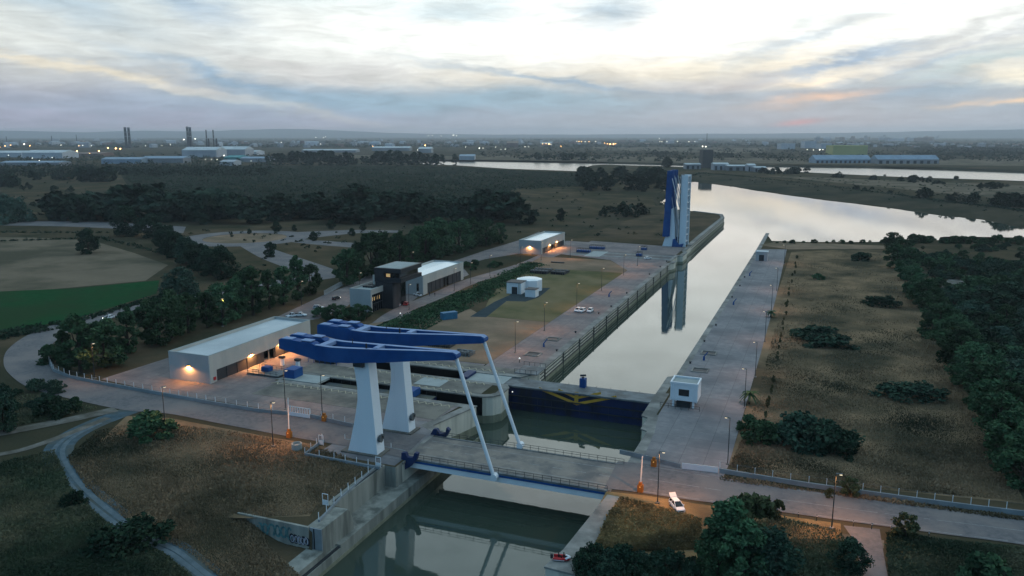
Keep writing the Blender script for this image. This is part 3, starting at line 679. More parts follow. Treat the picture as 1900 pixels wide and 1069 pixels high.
# machinery deck at the left end of the slots
t = thing('winch_platform', 'dark steel winch platform with railings at the left end of the gate slots', 'platform', (-146, 184, 0))
MB().box(-152, -141.2, 178.5, 184, .3, .55).build('platform_deck', 'grey_steel', t)
rl = MB()
for x in range(-152, -140, 2):
    for y in (178.6, 183.9): rl.tube((x, y, 0), (x, y, 1.7), .06, n=5)
for y in (178.6, 183.9):
    for z in (1.1, 1.7): rl.tube((-152, y, z), (-141.3, y, z), .05, n=5)
rl.build('railing', 'dark_steel', t)
MB().box(-149, -146.5, 181, 183, .55, 1.9).build('winch_motor', 'blue_paint', t)
for k, (u, v) in enumerate(((524, 678), (553, 683))):
    g = G(u, v); t = thing('pulley_post', ['white pulley post with a dark head, nearer the concrete shed', 'white pulley post with a dark head, nearer the blue winch box'][k], 'pulley post', g, 'pulley posts by the gate slots')
    MB().box(g.x-.45, g.x+.45, g.y-.45, g.y+.45, 0, 2.2).build('post', 'white_concrete', t)
    MB().box(g.x-.8, g.x+.8, g.y-.6, g.y+.6, 2.2, 2.9).build('pulley_head', 'dark_steel', t)
t = thing('cable_gantry', 'tangle of blue steel gantries and railings behind the parked gate', 'gantry', G(605, 672))
g = G(605, 672); rl = MB()
for i in range(6):
    x = g.x-5+i*2
    for y in (g.y-2, g.y+2): rl.tube((x, y, 0), (x, y, 2.6+.5*(i % 2)), .1, n=5)
    rl.bar((x, g.y-2, 2.6), (x, g.y+2, 2.6), .15, .15)
for y in (g.y-2, g.y+2):
    for z in (1.2, 2.6): rl.tube((g.x-5, y, z), (g.x+5, y, z), .09, n=5)
rl.build('frame', 'blue_paint', t); MB().box(g.x-3, g.x+4, g.y-1.5, g.y+1.5, .2, 1.0).build('winch_drum', 'dark_steel', t)

# closed blue gate across the chamber
t = thing('lock_gate', 'closed dark blue gate with a yellow arrow emblem across the lock', 'lock gate', (-59, 201, 0))
MB().box(-80.5, -38.45, 198.2, 204.2, -9, -.75).build('gate_body', 'navy_paint', t)
MB().box(-79.8, -38.5, 197.35, 204.45, -.745, -.3).build('walkway', 'grey_steel', t)
MB().box(-91, -79.9, 197.3, 204.3, -1.2, -.1).build('end_platform', 'parapet', t)
MB().box(-93.5, -91.02, 197.6, 204, -6, .6).build('winch_box', 'blue_dark', t)
MB().box(-126.9, -93.6, 204.3, 204.58, -6, -.28).build('slot_shade_panel', 'void', t)  # black panel darkens the far wall of the second slot, painted shade
MB().box(-126.9, -93.6, 197.2, 204.2, -6, -3.2).build('slot_shade_floor', 'void', t)  # black block in place of the shaded depth of the second slot
mb = MB()
for i in range(11): mb.box(-126+i*3, -125.8+i*3, 197.3, 204.2, -3.19, -2.7)
mb.build('slot_rail', 'dark_steel', t)
mb = MB()
for z in (-3.3, -5.4): mb.box(-79.5, -38.6, 197.75, 198.19, z-.12, z+.12)
mb.build('horizontal_rib', 'dark_steel', t)
mb = MB()
for x in range(-78, -39, 4): MB().box(x-.05, x+.05, 198.02, 198.19, -6.4, -3.5).build('vertical_rib', 'navy_paint', t)
em = MB(); Y = 198.12
def eb(a, b, w):
    A = RP(*a, Y); Bp = RP(*b, Y); d = (Bp-A).normalized(); q = Vector((-d.z, 0, d.x))*w/2
    em.add([(p.x, p.y, p.z) for p in (A-q, Bp-q, Bp+q, A+q)], [(0, 1, 2, 3)])
eb((1070, 727.5), (1069, 751), 1.1); Y -= .02; eb((1000, 720.5), (1071, 750), .75); eb((1068, 750), (1144, 736.5), .75); Y -= .02; eb((1036, 723), (1069, 738.5), .65); eb((1070, 738.5), (1115, 729.5), .65)
em.build('emblem', 'yellow_paint', t)
g = RP(1082, 718, 203.6)
MB().box(g.x-.8, g.x+.8, 202.6, 204.3, -.3, 2.2).build('signal_cabin', 'blue_paint', t)
MB().tube((g.x, 203.4, 2.2), (g.x, 203.4, 2.6), .3).tube((g.x-.8, 203.4, 2.9), (g.x+.8, 203.4, 3.1), .28).build('signal_lamp_unit', 'dark_steel', t)
rl = MB()
for x in range(-79, -39, 4): rl.tube((x, 204.3, -.3), (x, 204.3, .15), .05, n=5)
rl.build('edge_stop', 'dark_steel', t)
g = RP(951, 727, 198.1); MB().tube((g.x, 198.15, g.z), (g.x, 197.9, g.z), .16).build('signal_lamp', 'white_lamp', t)

# ------------------------------------------------------------------ the lowered bascule bridge
t = thing('bascule_bridge', 'lowered bascule bridge with white towers and blue overhead arms carrying the road', 'bridge', (-80, 148, 0))
TL = [(645, 841), (650, 818), (655, 793), (660, 765), (663, 742), (662.5, 720), (659, 697), (654, 668)]
TR = [(682, 668), (686, 705), (690, 745), (695, 795), (700, 847)]
tower_prof = [(p.x, p.z) for p in [RP(u, v, 139.9) for u, v in TL+TR]]
tower_prof = [(x, max(z, 0.0) if i not in (0, len(TL)+len(TR)-1) else 0.0) for i, (x, z) in enumerate(tower_prof)]
Yc = {0: 141.5, 1: 155.7}
G_BOT = [(-108.9, 22.0), (-104.4, 21.3), (-100.3, 20.6), (-96, 20.2), (-91.7, 20.3), (-83, 21.1), (-75, 22.2), (-67.3, 23.2)]
def arm(k, root):
    """one overhead arm: two converging girders, counterweights, cross beams and a tie rod"""
    yc = Yc[k]
    st = [(-99.6, 20.5, 23.75, 2.55), (-96, 20.35, 23.6, 2.5), (-91.7, 20.55, 23.72, 2.3), (-84, 21.3, 24.05, 1.75), (-77, 22.15, 24.4, 1.05), (-72, 22.7, 24.62, .62), (-67.9, 23.15, 24.75, .45), (-67.1, 23.5, 24.4, .42)]
    for s in (-1, 1):
        mb = MB()
        for x, zb, zt, yo in st:
            w = .42
            for y, z in ((yc+s*yo-w, zb), (yc+s*yo+w, zb), (yc+s*yo+w, zt), (yc+s*yo-w, zt)): mb.v.append((x, y, z))
        n = len(st)
        for i in range(n-1):
            for j in range(4): mb.f.append((4*i+j, 4*i+(j+1) % 4, 4*i+4+(j+1) % 4, 4*i+4+j))
        mb.f += [(3, 2, 1, 0), tuple(4*n-4+j for j in range(4))]
        gd = mb.build('girder', 'blue_paint', root)
        fl = MB()
        for x, zb, zt, yo in st:
            for y, z in ((yc+s*yo-.46, zt+.003), (yc+s*yo+.46, zt+.003), (yc+s*yo+.46, zt+.09), (yc+s*yo-.46, zt+.09)): fl.v.append((x, y, z))
        for i in range(n-1):
            for j in range(4): fl.f.append((4*i+j, 4*i+(j+1) % 4, 4*i+4+(j+1) % 4, 4*i+4+j))
        fl.f += [(3, 2, 1, 0), tuple(4*n-4+j for j in range(4))]
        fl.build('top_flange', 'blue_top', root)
        ribs = MB()
        for i in range(0):
            x = -97+i*3.1; j = max(q for q in range(n) if st[q][0] <= x); f = (x-st[j][0])/(st[j+1][0]-st[j][0])
            yo = st[j][3]*(1-f)+st[j+1][3]*f; zt = st[j][2]*(1-f)+st[j+1][2]*f
            ribs.box(x-.08, x+.08, yc+s*yo-.3, yc+s*yo+.3, zt, zt+.1)
        y0, y1 = sorted((yc+s*.9, yc+s*2.98))
        MB().prof([(-108.9, 22.1), (-104.4, 21.35), (-99.62, 20.5), (-99.62, 23.7), (-100.4, 24.1), (-108.4, 24.42), (-108.9, 24.1)], y0, y1).build('counterweight', 'blue_paint', root, bevel=.05)
        lug = MB()
        for x in (-106.9, -102.0): lug.box(x-1.3, x+1.3, y0+.12, y1-.12, 24.3, 24.52)
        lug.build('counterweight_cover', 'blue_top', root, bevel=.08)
    for x, w, y in ((-98.3, .8, 2.1), (-85.5, .6, 1.5), (-76.2, .5, .7)):
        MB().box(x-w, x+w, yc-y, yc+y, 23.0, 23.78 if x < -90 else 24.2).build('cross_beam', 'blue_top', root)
    MB().tube((-67.6, yc-1.15, 23.9), (-67.6, yc+1.15, 23.9), .62, n=12).build('tip_pin', 'blue_paint', root)
    MB().box(-90.6, -88.2, yc-2.4, yc+2.4, 19.8, 21.4).build('pivot_block', 'dark_steel', root)
    foot = Vector((-58.9, yc-1.1 if k == 0 else yc-.4, -.5 if k == 0 else .7))
    MB().tube((-67.6, yc, 23.6), foot, .40, n=10).build('tie_rod', 'white_paint', root)
    MB().tube(foot+Vector((0, -.4, 0)), foot+Vector((0, .9, 0)), .75, n=10).build('rod_anchor', 'white_paint', root)
    dy = yc-141.5
    tw = MB().prof(tower_prof, 139.95+dy, 143.1+dy).build('tower', 'white_concrete', root, bevel=.06)
    MB().box(-94.6, -85.0, 139.2+dy, 143.8+dy, 0, .35).build('tower_base', 'slab', root)
    x0 = -86.3
    MB().hexa([(x0-.3, 140.8+dy, .4), (x0+.35, 140.8+dy, .4), (x0+.35, 142.1+dy, .4), (x0-.3, 142.1+dy, .4), (x0-.5, 140.8+dy, 2.9), (x0+.2, 140.8+dy, 2.9), (x0+.2, 142.1+dy, 2.9), (x0-.5, 142.1+dy, 2.9)]).build('door', 'dark_steel', root)
    MB().tube((x0+.3, 141.2+dy, 3.6), (x0+.9, 141.2+dy, 3.6), .8).tube((x0+.4, 141.9+dy, 4.0), (x0+.9, 141.9+dy, 4.0), .5).build('machinery_housing', 'grey_steel', root)
    MB().tube((-92, yc, 24), (-92, yc, 25.2), .09).tube((-87.5, yc-1.8, 23.9), (-87.5, yc-1.8, 25), .2).build('warning_lamp', 'dark_steel', root)
for k in (0, 1): arm(k, t)
MB().box(-80.3, -35.2, 141.9, 154.6, -.32, .05).build('deck', 'deck_asphalt', t)
for y in (141.62, 146, 150.4, 154.9): MB().box(-78.8, -36, y-.25, y+.25, -1.9, -.725).build('deck_girder', 'white_paint', t)
MB().box(-79.6, -35.4, 141.25, 141.88, -.7, .16).build('walkway', 'grey_steel', t)
MB().box(-79.6, -35.4, 154.62, 155.2, -.7, .16).build('walkway', 'grey_steel', t)
mk_ = MB()
for y in (144.4, 152.1): mk_.box(-79, -36, y-.07, y+.07, .052, .056)
x = -79
while x < -38: mk_.box(x, x+2.2, 148.15, 148.3, .052, .057); x += 5
mk_.build('road_marking', 'worn_paint', t)
MB().box(-80.8, -80.0, 141.9, 154.6, .04, .075).box(-35.6, -34.9, 141.9, 154.6, .04, .075).build('expansion_joint', 'coping', t)
for y in (141.32, 155.12):
    rl = MB(); x = -79.2
    while x < -35.4: rl.tube((x, y, .16), (x, y, 1.2), .05, n=5); x += 1.9
    for z in (.7, 1.2): rl.tube((-79.2, y, z), (-35.5, y, z), .045, n=5)
    rl.build('railing', 'dark_steel', t)
MB().box(-78.8, -36, 141.2, 141.24, -.70, -.25).build('edge_strip', 'blue_paint', t)
for pr, y in (([(744.8, 840.5), (752, 840.5), (755.5, 849), (765.7, 849.4), (769, 840.5), (775, 842), (772.5, 853), (761, 866.4), (752.6, 871), (743.5, 868)], 140.4),
              ([(803.7, 796.5), (810, 796.5), (815.5, 805), (826, 803.6), (828.6, 793.8), (834, 799), (827.5, 811.4), (797, 809.5)], 155.6)):
    MB().prof([(p.x, p.z) for p in [RP(u, v, y) for u, v in pr]], y, y+.9).build('bearing_cradle', 'blue_dark', t)

# ------------------------------------------------------------------ the raised bridge at the far gate
t = thing('bascule_bridge', 'raised bascule bridge standing upright, white leaf and blue arms, at the far gate', 'bridge', (-84, 497, 0))
l0 = RP(1266, 455, 492.5)
for k, dy in enumerate((0, 11.5)):
    y = 491.6+dy
    pr = [RP(u, v, 491.6) for u, v in ((1228.5, 457.5), (1239, 425), (1245.5, 388), (1249, 386), (1252, 420), (1252.5, 457.5))]
    MB().prof([(p.x, p.z) for p in pr], y, y+3.2).build('tower', 'white_concrete', t)
    b0, b1 = RP(1235.5, 438, 491.6), RP(1245, 317, 491.6)
    for s in (-1.1, 4.0):
        MB().hexa([(b0.x-1.7, y+s, b0.z), (b0.x+2.4, y+s, b0.z), (b0.x+2.4, y+s+.8, b0.z), (b0.x-1.7, y+s+.8, b0.z), (b1.x-2.0, y+s, b1.z), (b1.x+1.6, y+s, b1.z), (b1.x+1.6, y+s+.8, b1.z), (b1.x-2.0, y+s+.8, b1.z)]).build('girder', 'blue_paint', t)
    MB().hexa([(b0.x-1.9, y-1.3, b0.z-.3), (b0.x+1.6, y-1.3, b0.z-.3), (b0.x+1.6, y+5, b0.z-.3), (b0.x-1.9, y+5, b0.z-.3), (b0.x-1.5, y-1.3, b0.z+9.5), (b0.x+1.9, y-1.3, b0.z+9.5), (b0.x+1.9, y+5, b0.z+9.5), (b0.x-1.5, y+5, b0.z+9.5)]).build('counterweight', 'blue_paint', t)
    MB().tube((b1.x+1.2, y-1.3, b1.z-4.5), (l0.x-2.6, y-1.3, 25), .27, n=6).build('tie_rod', 'white_paint', t)
    MB().tube((b1.x+1.4, y+4.9, b1.z-3), (l0.x-2.6, y+4.9, 21), .22, n=6).build('tie_rod', 'white_paint', t)
    MB().tube((b1.x-.5, y+2, b1.z-9), (l0.x-3, y+2, 4), .2, n=6).build('guide_rod', 'white_paint', t)
    MB().tube((b1.x+1.4, y+6, b1.z-12), (l0.x-3, y+6, 8), .16, n=6).build('guide_rod', 'white_paint', t)
    MB().tube((b1.x-.4, y-1.4, b1.z-.6), (b1.x-.4, y+5, b1.z-.6), .7, n=8).build('tip_pin', 'blue_paint', t)
l0 = RP(1266, 455, 492.5)
for y in (492.2, 503.4):
    MB().box(l0.x-2.1, l0.x+2.0, y, y+.8, -.8, 43.8).build('deck_girder', 'white_concrete', t)
mb = MB()
for z in range(3, 44, 4): mb.box(l0.x-1.8, l0.x+1.6, 493.05, 503.35, z-.2, z+.2)
mb.build('cross_girder', 'white_paint', t)
MB().box(l0.x-2.5, l0.x-2.15, 491.6, 504.6, -.5, 44.2).build('deck', 'grey_steel', t)
tr = MB()
for a, b in ((0, 14), (14, 28), (28, 42)):
    for y in (491.5, 504.7): tr.tube((l0.x-2.8, y, a+1), (l0.x-2.8, y, b+1), .12, n=5)
    tr.tube((l0.x-2.7, 491.5, a+1), (l0.x-2.7, 504.7, b+1), .12, n=5).tube((l0.x-2.7, 504.7, a+1), (l0.x-2.7, 491.5, b+1), .12, n=5)
tr.build('railing', 'white_paint', t)
for y in (491.2, 503): MB().prof([(l0.x-6.2, .1), (l0.x+.2, .1), (l0.x+.8, 2.2), (l0.x-1.8, 1.6), (l0.x-4.6, 5.0), (l0.x-5.8, 4.6)], y, y+1.2).build('bearing_cradle', 'blue_paint', t)
# far gate strips
slab('concrete_apron', 'long grey gate strip with dark slots beside the far shed', -136, -78, 436, 442, .12, 'grey_steel')
slab('concrete_apron', 'second grey gate strip, nearer the raised bridge', -134, -78, 446, 453, .11, 'grey_steel')
mb = MB().box(-136, -78, 442.6, 445.4, .03, .08).box(-134, -78, 453.6, 456.4, .03, .08)
tag(mb.build('gate_slot_cover', 'dark_steel'), 'dark covers over the closed slots of the far gate', 'slot cover')
slab('concrete_apron', 'pale square apron at the left end of the far gate strips', -126, -117, 434, 455, .14, 'parapet')
for k, (u, v, w, lb) in enumerate(((1083, 468, 8, 'blue steel winch frame left of the far gate strips, nearer the shed'), (1108, 462, 9, 'blue steel winch frame behind the pale square apron'), (1186, 475, 3, 'small blue winch box on the far gate strips'), (1195, 464, 3, 'small blue winch box with a dark hood by the raised bridge'))):
    g = G(u, v); t = thing('winch', lb, 'winch', g, 'winches by the far gate')
    MB().box(g.x-w/2, g.x+w/2, g.y-1.3, g.y+1.3, 0, 1.3).build('winch_box', 'blue_paint', t)
    rl = MB()
    for i in range(int(w/1.5)+1):
        x = g.x-w/2+i*1.5
        for y in (g.y-1.5, g.y+1.5): rl.tube((x, y, 0), (x, y, 2.4), .12, n=5)
    for y in (g.y-1.5, g.y+1.5): rl.tube((g.x-w/2, y, 2.4), (g.x+w/2, y, 2.4), .1, n=5)
    rl.build('frame', 'dark_steel', t)
# ================================================================== buildings
def lamp_light(parent, loc, power, color=(1, .40, .12), angle=150, blend=.6, rot=(0, 0, 0), r=.12):
    d = bpy.data.lights.new('lamp_light', 'SPOT'); d.energy = power; d.color = color; d.spot_size = R(angle); d.spot_blend = blend; d.shadow_soft_size = r
    o = bpy.data.objects.new('lamp_light', d); C.objects.link(o); o.parent = parent
    off = Vector((0, 0, 0)); q = parent
    while q is not None: off += Vector(q.location); q = q.parent
    o.location = Vector(loc)-off; o.rotation_euler = rot; return o
def wall_lamp(parent, x, y, z, dx, dy, power):
    """a hooded wall lamp throwing warm light down the wall"""
    h = MB().hexa([(x+dx*a-dy*b, y+dy*a+dx*b, zz) for zz, e in ((z, 1), (z+.22, .6)) for a, b in ((0, -.4), (.55*e, -.3), (.55*e, .3), (0, .4))]).build('wall_lamp', 'dark_steel', parent)
    MB().hexa([(x+dx*a-dy*b, y+dy*a+dx*b, zz) for zz in (z-.12, z-.002) for a, b in ((.05, -.32), (.48, -.24), (.48, .24), (.05, .32))]).build('lamp_glass', 'sodium', h)
    lamp_light(h, (x+dx*.5, y+dy*.5, z-.2), power, angle=165, blend=.4, rot=(0, 0, 0))
def hall(name, label, x0, x1, y0, y1, h, shut=(0.03, .98), door=(.46, .58), lamps=(.25, .72), south_lamp=True, power=260, roof='roof_pale', cat='shed', sh=3.4, ridge=0.0):
    t = thing(name, label, cat, (x0, y0, 0)); e = .35
    mb = MB()
    mb.box(x0, x1, y0, y0+e, 0, h); south = MB(); south.v, south.f = mb.v, mb.f; south.build('end_wall', 'shed_end', t)
    MB().box(x0, x0+e, y0+e+.003, y1-e-.003, 0, h).build('back_wall', 'shed_wall', t)
    MB().box(x0, x1, y1-e, y1, 0, h).build('end_wall', 'shed_end', t)
    L = y1-y0; a, b = y0+L*shut[0], y0+L*shut[1]
    f = MB().box(x1-e, x1, y0+e+.003, a, 0, h).box(x1-e, x1, b, y1-e-.003, 0, h); f.box(x1-e, x1, a+.001, b-.001, sh, h); f.build('front_wall', 'shed_wall', t)
    d0, d1 = y0+L*door[0], y0+L*door[1]
    n = max(2, int((b-a)/4.2)); mb = MB()
    s = MB().box(x1-.55, x1-.35, a, d0, 0.0, sh).box(x1-.55, x1-.35, d1, b, 0.0, sh)
    s.build('shutter', 'shutter', t)
    for i in range(n+1):
        y = a+(b-a)*i/n
        if not d0-.2 < y < d1+.2: MB().box(x1-.37, x1-.2, y-.06, y+.06, 0, sh).build('shutter_rail', 'dark_steel', t)
    MB().box(x1-3.0, x1-2.8, d0-.2, d1+.2, 0, sh).build('doorway', 'void', t)
    MB().box(x1-.45, x1-.3, (d0+d1)/2-.08, (d0+d1)/2+.08, 0, sh).build('door_post', 'parapet', t)
    zr = h-.75
    m = MB()
    if ridge: m.prof([(x0+e, zr-.3), (x1-e, zr-.3), (x1-e, zr), ((x0+x1)/2, zr+ridge), (x0+e, zr)], y0+e+.002, y1-e-.002)
    else: m.box(x0+e, x1-e, y0+e, y1-e, zr-.25, zr)
    rf = m.build('roof', roof, t)
    if not ridge:
        mm = MB()
        mm.box(x1-6.5, x1-e-.5, y0+1.2, y1-1.5, zr+.003, zr+.12); mm.build('roof_sheet', 'roof_white' if roof == 'roof_white' else 'roof_pale', rf)
    cp = MB().box(x0-.04, x1+.04, y0-.04, y0+e+.05, h+.002, h+.1).box(x0-.04, x1+.04, y1-e-.05, y1+.04, h+.002, h+.1).box(x0-.04, x0+e+.05, y0+e+.055, y1-e-.055, h+.002, h+.1).box(x1-e-.05, x1+.04, y0+e+.055, y1-e-.055, h+.002, h+.1)
    cp.build('parapet_cap', 'parapet', t)
    for q in lamps: wall_lamp(t, x1, y0+L*q, sh+.75, 1, 0, power*2)
    if south_lamp: wall_lamp(t, (x0+x1)/2, y0, 4.6, 0, -1, power)
    return t
t = hall('concrete_shed', 'long concrete shed with glowing wall lamps in front of the blue bridge arms', -169.6, -155.4, 167.2, 214.3, 8.0, shut=(.06, .985), door=(.50, .60), lamps=(.37, .66), power=2600)
MB().box(-155.38, -155.2, 168.6, 169.5, .7, 1.6).build('fire_box', 'red', t)
t = hall('concrete_shed', 'far concrete shed with a white roof and lit wall lamps near the raised bridge', -164, -150.5, 430, 475.5, 8.0, shut=(.06, .96), door=(.45, .58), lamps=(.34, .64), power=2600, roof='roof_white')
t = hall('workshop_hall', 'white roofed workshop hall joined to the black control tower', -174.5, -158.6, 300, 341.5, 8.4, shut=(.10, .93), door=(.50, .62), lamps=(), south_lamp=False, roof='roof_white', sh=4.6, cat='hall', ridge=.5)
MB().box(-161.6, -160.6, 299.8, 299.98, .3, 5.0).build('window_slit', 'glass', t)
# control building
t = thing('control_building', 'control building with a black lookout tower and a pale low wing', 'building', (-165, 265, 0))
MB().box(-170.4, -161.0, 261.4, 261.8, 0, 9.2).build('wing_wall', 'shed_end', t)
MB().box(-170.4, -170, 261.805, 283, 0, 9.2).box(-161.4, -161.0, 261.805, 270.95, 7.0, 9.2).box(-161.4, -161.0, 261.805, 262.5, 0, 6.998).box(-170, -164.4, 282.6, 283, 0, 9.2).build('wing_wall', 'shed_wall', t)
MB().box(-161.7, -161.5, 262.5, 270.95, 0, 7.0).build('glazing', 'glass', t)
for i in range(6): y = 262.6+i*1.6; MB().box(-161.49, -161.3, y-.07, y+.07, 0, 7.0).build('mullion', 'dark_steel', t)
MB().box(-161.48, -161.32, 262.7, 270.9, 3.1, 3.3).build('transom', 'dark_steel', t)
r_ = random.Random(4)
for i in range(5): y = 263.3+i*1.3; MB().box(-161.48, -161.44, y, y+.3, 4.5+r_.uniform(-.2, .2), 5.8).build('lit_window', 'room_light', t)
MB().box(-170, -161.4, 261.8, 282.6, 8.3, 8.5).build('wing_roof', 'parapet', t)
for i in range(4):
    for k in range(2): MB().box(-168.6+i*1.2, -167.7+i*1.2, 268+k*4, 270.6+k*4, 8.5, 9.2).build('roof_unit', 'dark_steel', t)
MB().box(-164.4, -156.8, 271, 281.8, 0, 10.6).build('tower_shaft', 'black_clad', t)
MB().box(-156.79, -156.66, 271.6, 275.4, .4, 10.2).build('tower_cladding', 'chimney', t)
MB().box(-156.79, -156.7, 277.5, 281.2, .4, 10.2).build('tower_glazing', 'glass', t)
MB().box(-165.2, -153.2, 276.2-4.6, 289, 10.62, 12.2).build('cabin_floor', 'black_clad', t)
MB().box(-164.4, -154.4, 272.6, 288, 12.22, 14.3).build('cabin_glazing', 'glass', t)
MB().box(-160.4, -158.6, 272.52, 272.58, 12.5, 13.8).build('lit_window', 'room_light', t)
for x in (-160.6, -158.4, -156.4, -154.4): MB().box(x-.1, x+.1, 272.42, 272.51, 12.22, 14.3).build('mullion', 'dark_steel', t)
MB().box(-165.2, -160.9, 271.62, 272.59, 12.21, 14.35).build('cabin_cladding', 'black_clad', t)
MB().box(-165.3, -153.2, 271.5, 289, 14.37, 16.1).build('cabin_roof', 'black_clad', t)
MB().box(-164.5, -154, 272.3, 288.2, 16.102, 16.2).build('roof_deck', 'parapet', t)
MB().box(-166.3, -165.3, 272, 272.8, 8.5, 13).build('vent_shaft', 'shed_wall', t)
# tank house
t = thing('tank_house', 'white round tank house with two small annexes on the lawn', 'building', (-117.5, 327, 0))
MB().lathe((-120.3, 328.5, 0), [(5.9, 0), (5.9, 4.9), (5.6, 5.0), (5.5, 5.0)], n=10).build('tank_wall', 'white_paint', t)
MB().lathe((-120.3, 328.5, 0), [(5.6, 5.0), (3.6, 5.45), (.4, 5.6)], n=10).build('tank_roof', 'roof_white', t)
an = MB().box(-126.6, -119.9, 317, 323.5, 0, 4.9).build('annex', 'white_paint', t)
MB().box(-126.8, -119.7, 316.8, 323.7, 4.902, 5.15).build('annex_roof', 'dark_steel', an)
MB().box(-124.2, -121.6, 316.9, 316.98, 0, 3.1).build('annex_door', 'dark_steel', an)
MB().box(-121.1, -120.6, 316.86, 316.98, 0, 4.8).build('annex_pillar', 'shed_wall', an)
an = MB().box(-116.4, -111.8, 312.6, 317, 0, 3.3).build('annex', 'white_paint', t)
MB().box(-116.6, -111.6, 312.4, 317.2, 3.302, 3.5).build('annex_roof', 'dark_steel', an)
# booths on the east quay
t = thing('control_cabin', 'white cabin on stilts with a dark window beside the blue gate', 'cabin', (-29.7, 197.5, 0))
x0, x1, y0, y1 = -33.2, -26.4, 194.9, 200.6
MB().box(x0, x1, y0, y1, 2.0, 6.2).build('cabin_wall', 'white_paint', t)
MB().box(x0-.1, x1+.1, y0-.1, y0+.25, 6.202, 6.75).box(x0-.1, x1+.1, y1-.25, y1+.1, 6.202, 6.75).box(x0-.1, x0+.25, y0+.252, y1-.252, 6.202, 6.75).box(x1-.25, x1+.1, y0+.252, y1-.252, 6.202, 6.75).build('roof_parapet', 'white_paint', t)
MB().box(x0+.26, x1-.26, y0+.26, y1-.26, 6.203, 6.35).build('cabin_roof', 'parapet', t)
MB().box(x0+2.1, x0+4.7, y0-.06, y0-.005, 3.3, 5.0).build('window', 'glass', t)
mb = MB()
for x in (x0+.1, x0+.6, x1-1.7, x1-.3): MB().box(x, x+.22, y0-.12, y0-.003, 2.0, 6.15).build('drain_pipe', 'white_concrete', t)
for x in (x0+.5, x1-1.3):
    for y in (y0+.4, y1-.8): MB().box(x, x+.5, y, y+.5, 0, 2.0).build('stilt', 'white_concrete', t)
rl = MB()
for x in (x0-2.2, x0-.2, x0+1.6, x0+3, x1-1.9, x1+.8):
    rl.tube((x, y0-1.2, .1), (x, y0-1.2, 1.3), .06, n=5)
for z in (.7, 1.3): rl.tube((x0-2.2, y0-1.2, z), (x1+.8, y0-1.2, z), .05, n=5)
rl.box(x0+1.5, x1-1.8, y0+.6, y1-1.2, .05, 1.5); rl.build('understair_railing', 'dark_steel', t)
t = thing('quay_hut', 'small grey hut with a dark door at the far end of the east quay', 'hut', (-30.2, 454, 0))
MB().box(-33.3, -27.2, 452, 457.5, 0, 4.9).build('hut_wall', 'shed_end', t); MB().box(-33.5, -27, 451.8, 457.7, 4.902, 5.2).build('hut_roof', 'roof_pale', t)
MB().box(-31.6, -29.0, 451.9, 451.98, 0, 3.4).build('hut_door', 'dark_steel', t)
# container
t = thing('shipping_container', 'blue metal container beside the hedge on the dirt plaza', 'container', G(833, 592), rz=R(52))
MB().box(-3, 3, -1.25, 1.25, .12, 2.7).build('container_body', 'container_blue', None).parent = t
mb = MB()
for i in range(11): x = -2.8+i*.56; mb.box(x-.1, x+.1, -1.31, -1.252, .2, 2.6)
mb.build('corrugation', 'container_blue', None).parent = t
MB().box(3.002, 3.05, -1.1, 1.1, .25, 2.55).build('container_door', 'container_blue', None).parent = t
# ------------------------------------------------------------------ fences
def fence(label, line, wh=.95, ph=2.3, gap=3.3, mat='low_wall', group='white post fences along the roads', mesh=True, mx=95):
    P = [Vector(p) if len(p) == 3 else G(*p) for p in line]
    t = thing('roadside_fence', label, 'fence', P[0], group)
    w = MB(); rl = MB(); posts = []
    if wh:
        for a, b in zip(P, P[1:]):
            d = (b-a).normalized(); q = Vector((-d.y, d.x, 0))*.16
            w.hexa([tuple(p) for p in (a-q, b-q, b+q, a+q)]+[(p.x, p.y, p.z+wh) for p in (a-q, b-q, b+q, a+q)])
        w.build('base_wall', mat, t)
    s = 0; n = 0; proto = None
    for a, b in zip(P, P[1:]):
        L = (b-a).length; k = max(1, round(L/gap))
        for i in range(k):
            p = a.lerp(b, i/k)
            if n < mx:
                if proto is None:
                    proto = MB().box(p.x-.055, p.x+.055, p.y-.055, p.y+.055, p.z+wh, p.z+ph).build('fence_post', 'white_paint', t); p0 = p.copy()
                else:
                    c = proto.copy(); C.objects.link(c); c.parent = t; c.location = p-p0
            n += 1
        for z in (wh+.12, ph-.03) if mesh else (ph,): rl.tube(a+Vector((0, 0, z)), b+Vector((0, 0, z)), .018, n=4)
    rl.build('rail', 'grey_steel', t); return t
fence('white fence on a low wall curving along the left approach road past the shed', [(92, 676), (100, 690), (130, 702), (200, 716), (300, 734), (400, 752), (480, 765), (533, 770)])
fence('white fence on a low wall from the sliding gate to the near white tower', [(576, 775), (640, 790), (655, 793)])
fence('white fence on a low wall along the road to the right edge, past the shrub', [(1335, 877), (1400, 888), (1500, 904), (1600, 918), (1700, 932), (1800, 945), (1900, 957), (2000, 972)])
fence('plain low wall along the road right of the bridge, no posts', [(1150, 842), (1200, 853), (1263, 869)], ph=1.0, gap=30)
fence('low walled white fence round the foot of the near tower', [(598, 820), (566, 846), (620, 856), (705, 872)], wh=.7, ph=1.9, gap=3.2)
fence('white post fence along the top of the stepped canal wall', [(-80.2, 110.3, .08), (-81.9, 120, .0), (-83, 134, .0)], wh=.5, ph=1.9, gap=3)
fence('thin white railing beside the road between the two white towers', [(640, 815), (700, 826), (752, 837)], wh=.12, ph=1.2, gap=4)
fence('white fence beside the entrance track left of the control building', [(602, 549), (636, 530)], wh=.5, ph=2.4, gap=1.2)
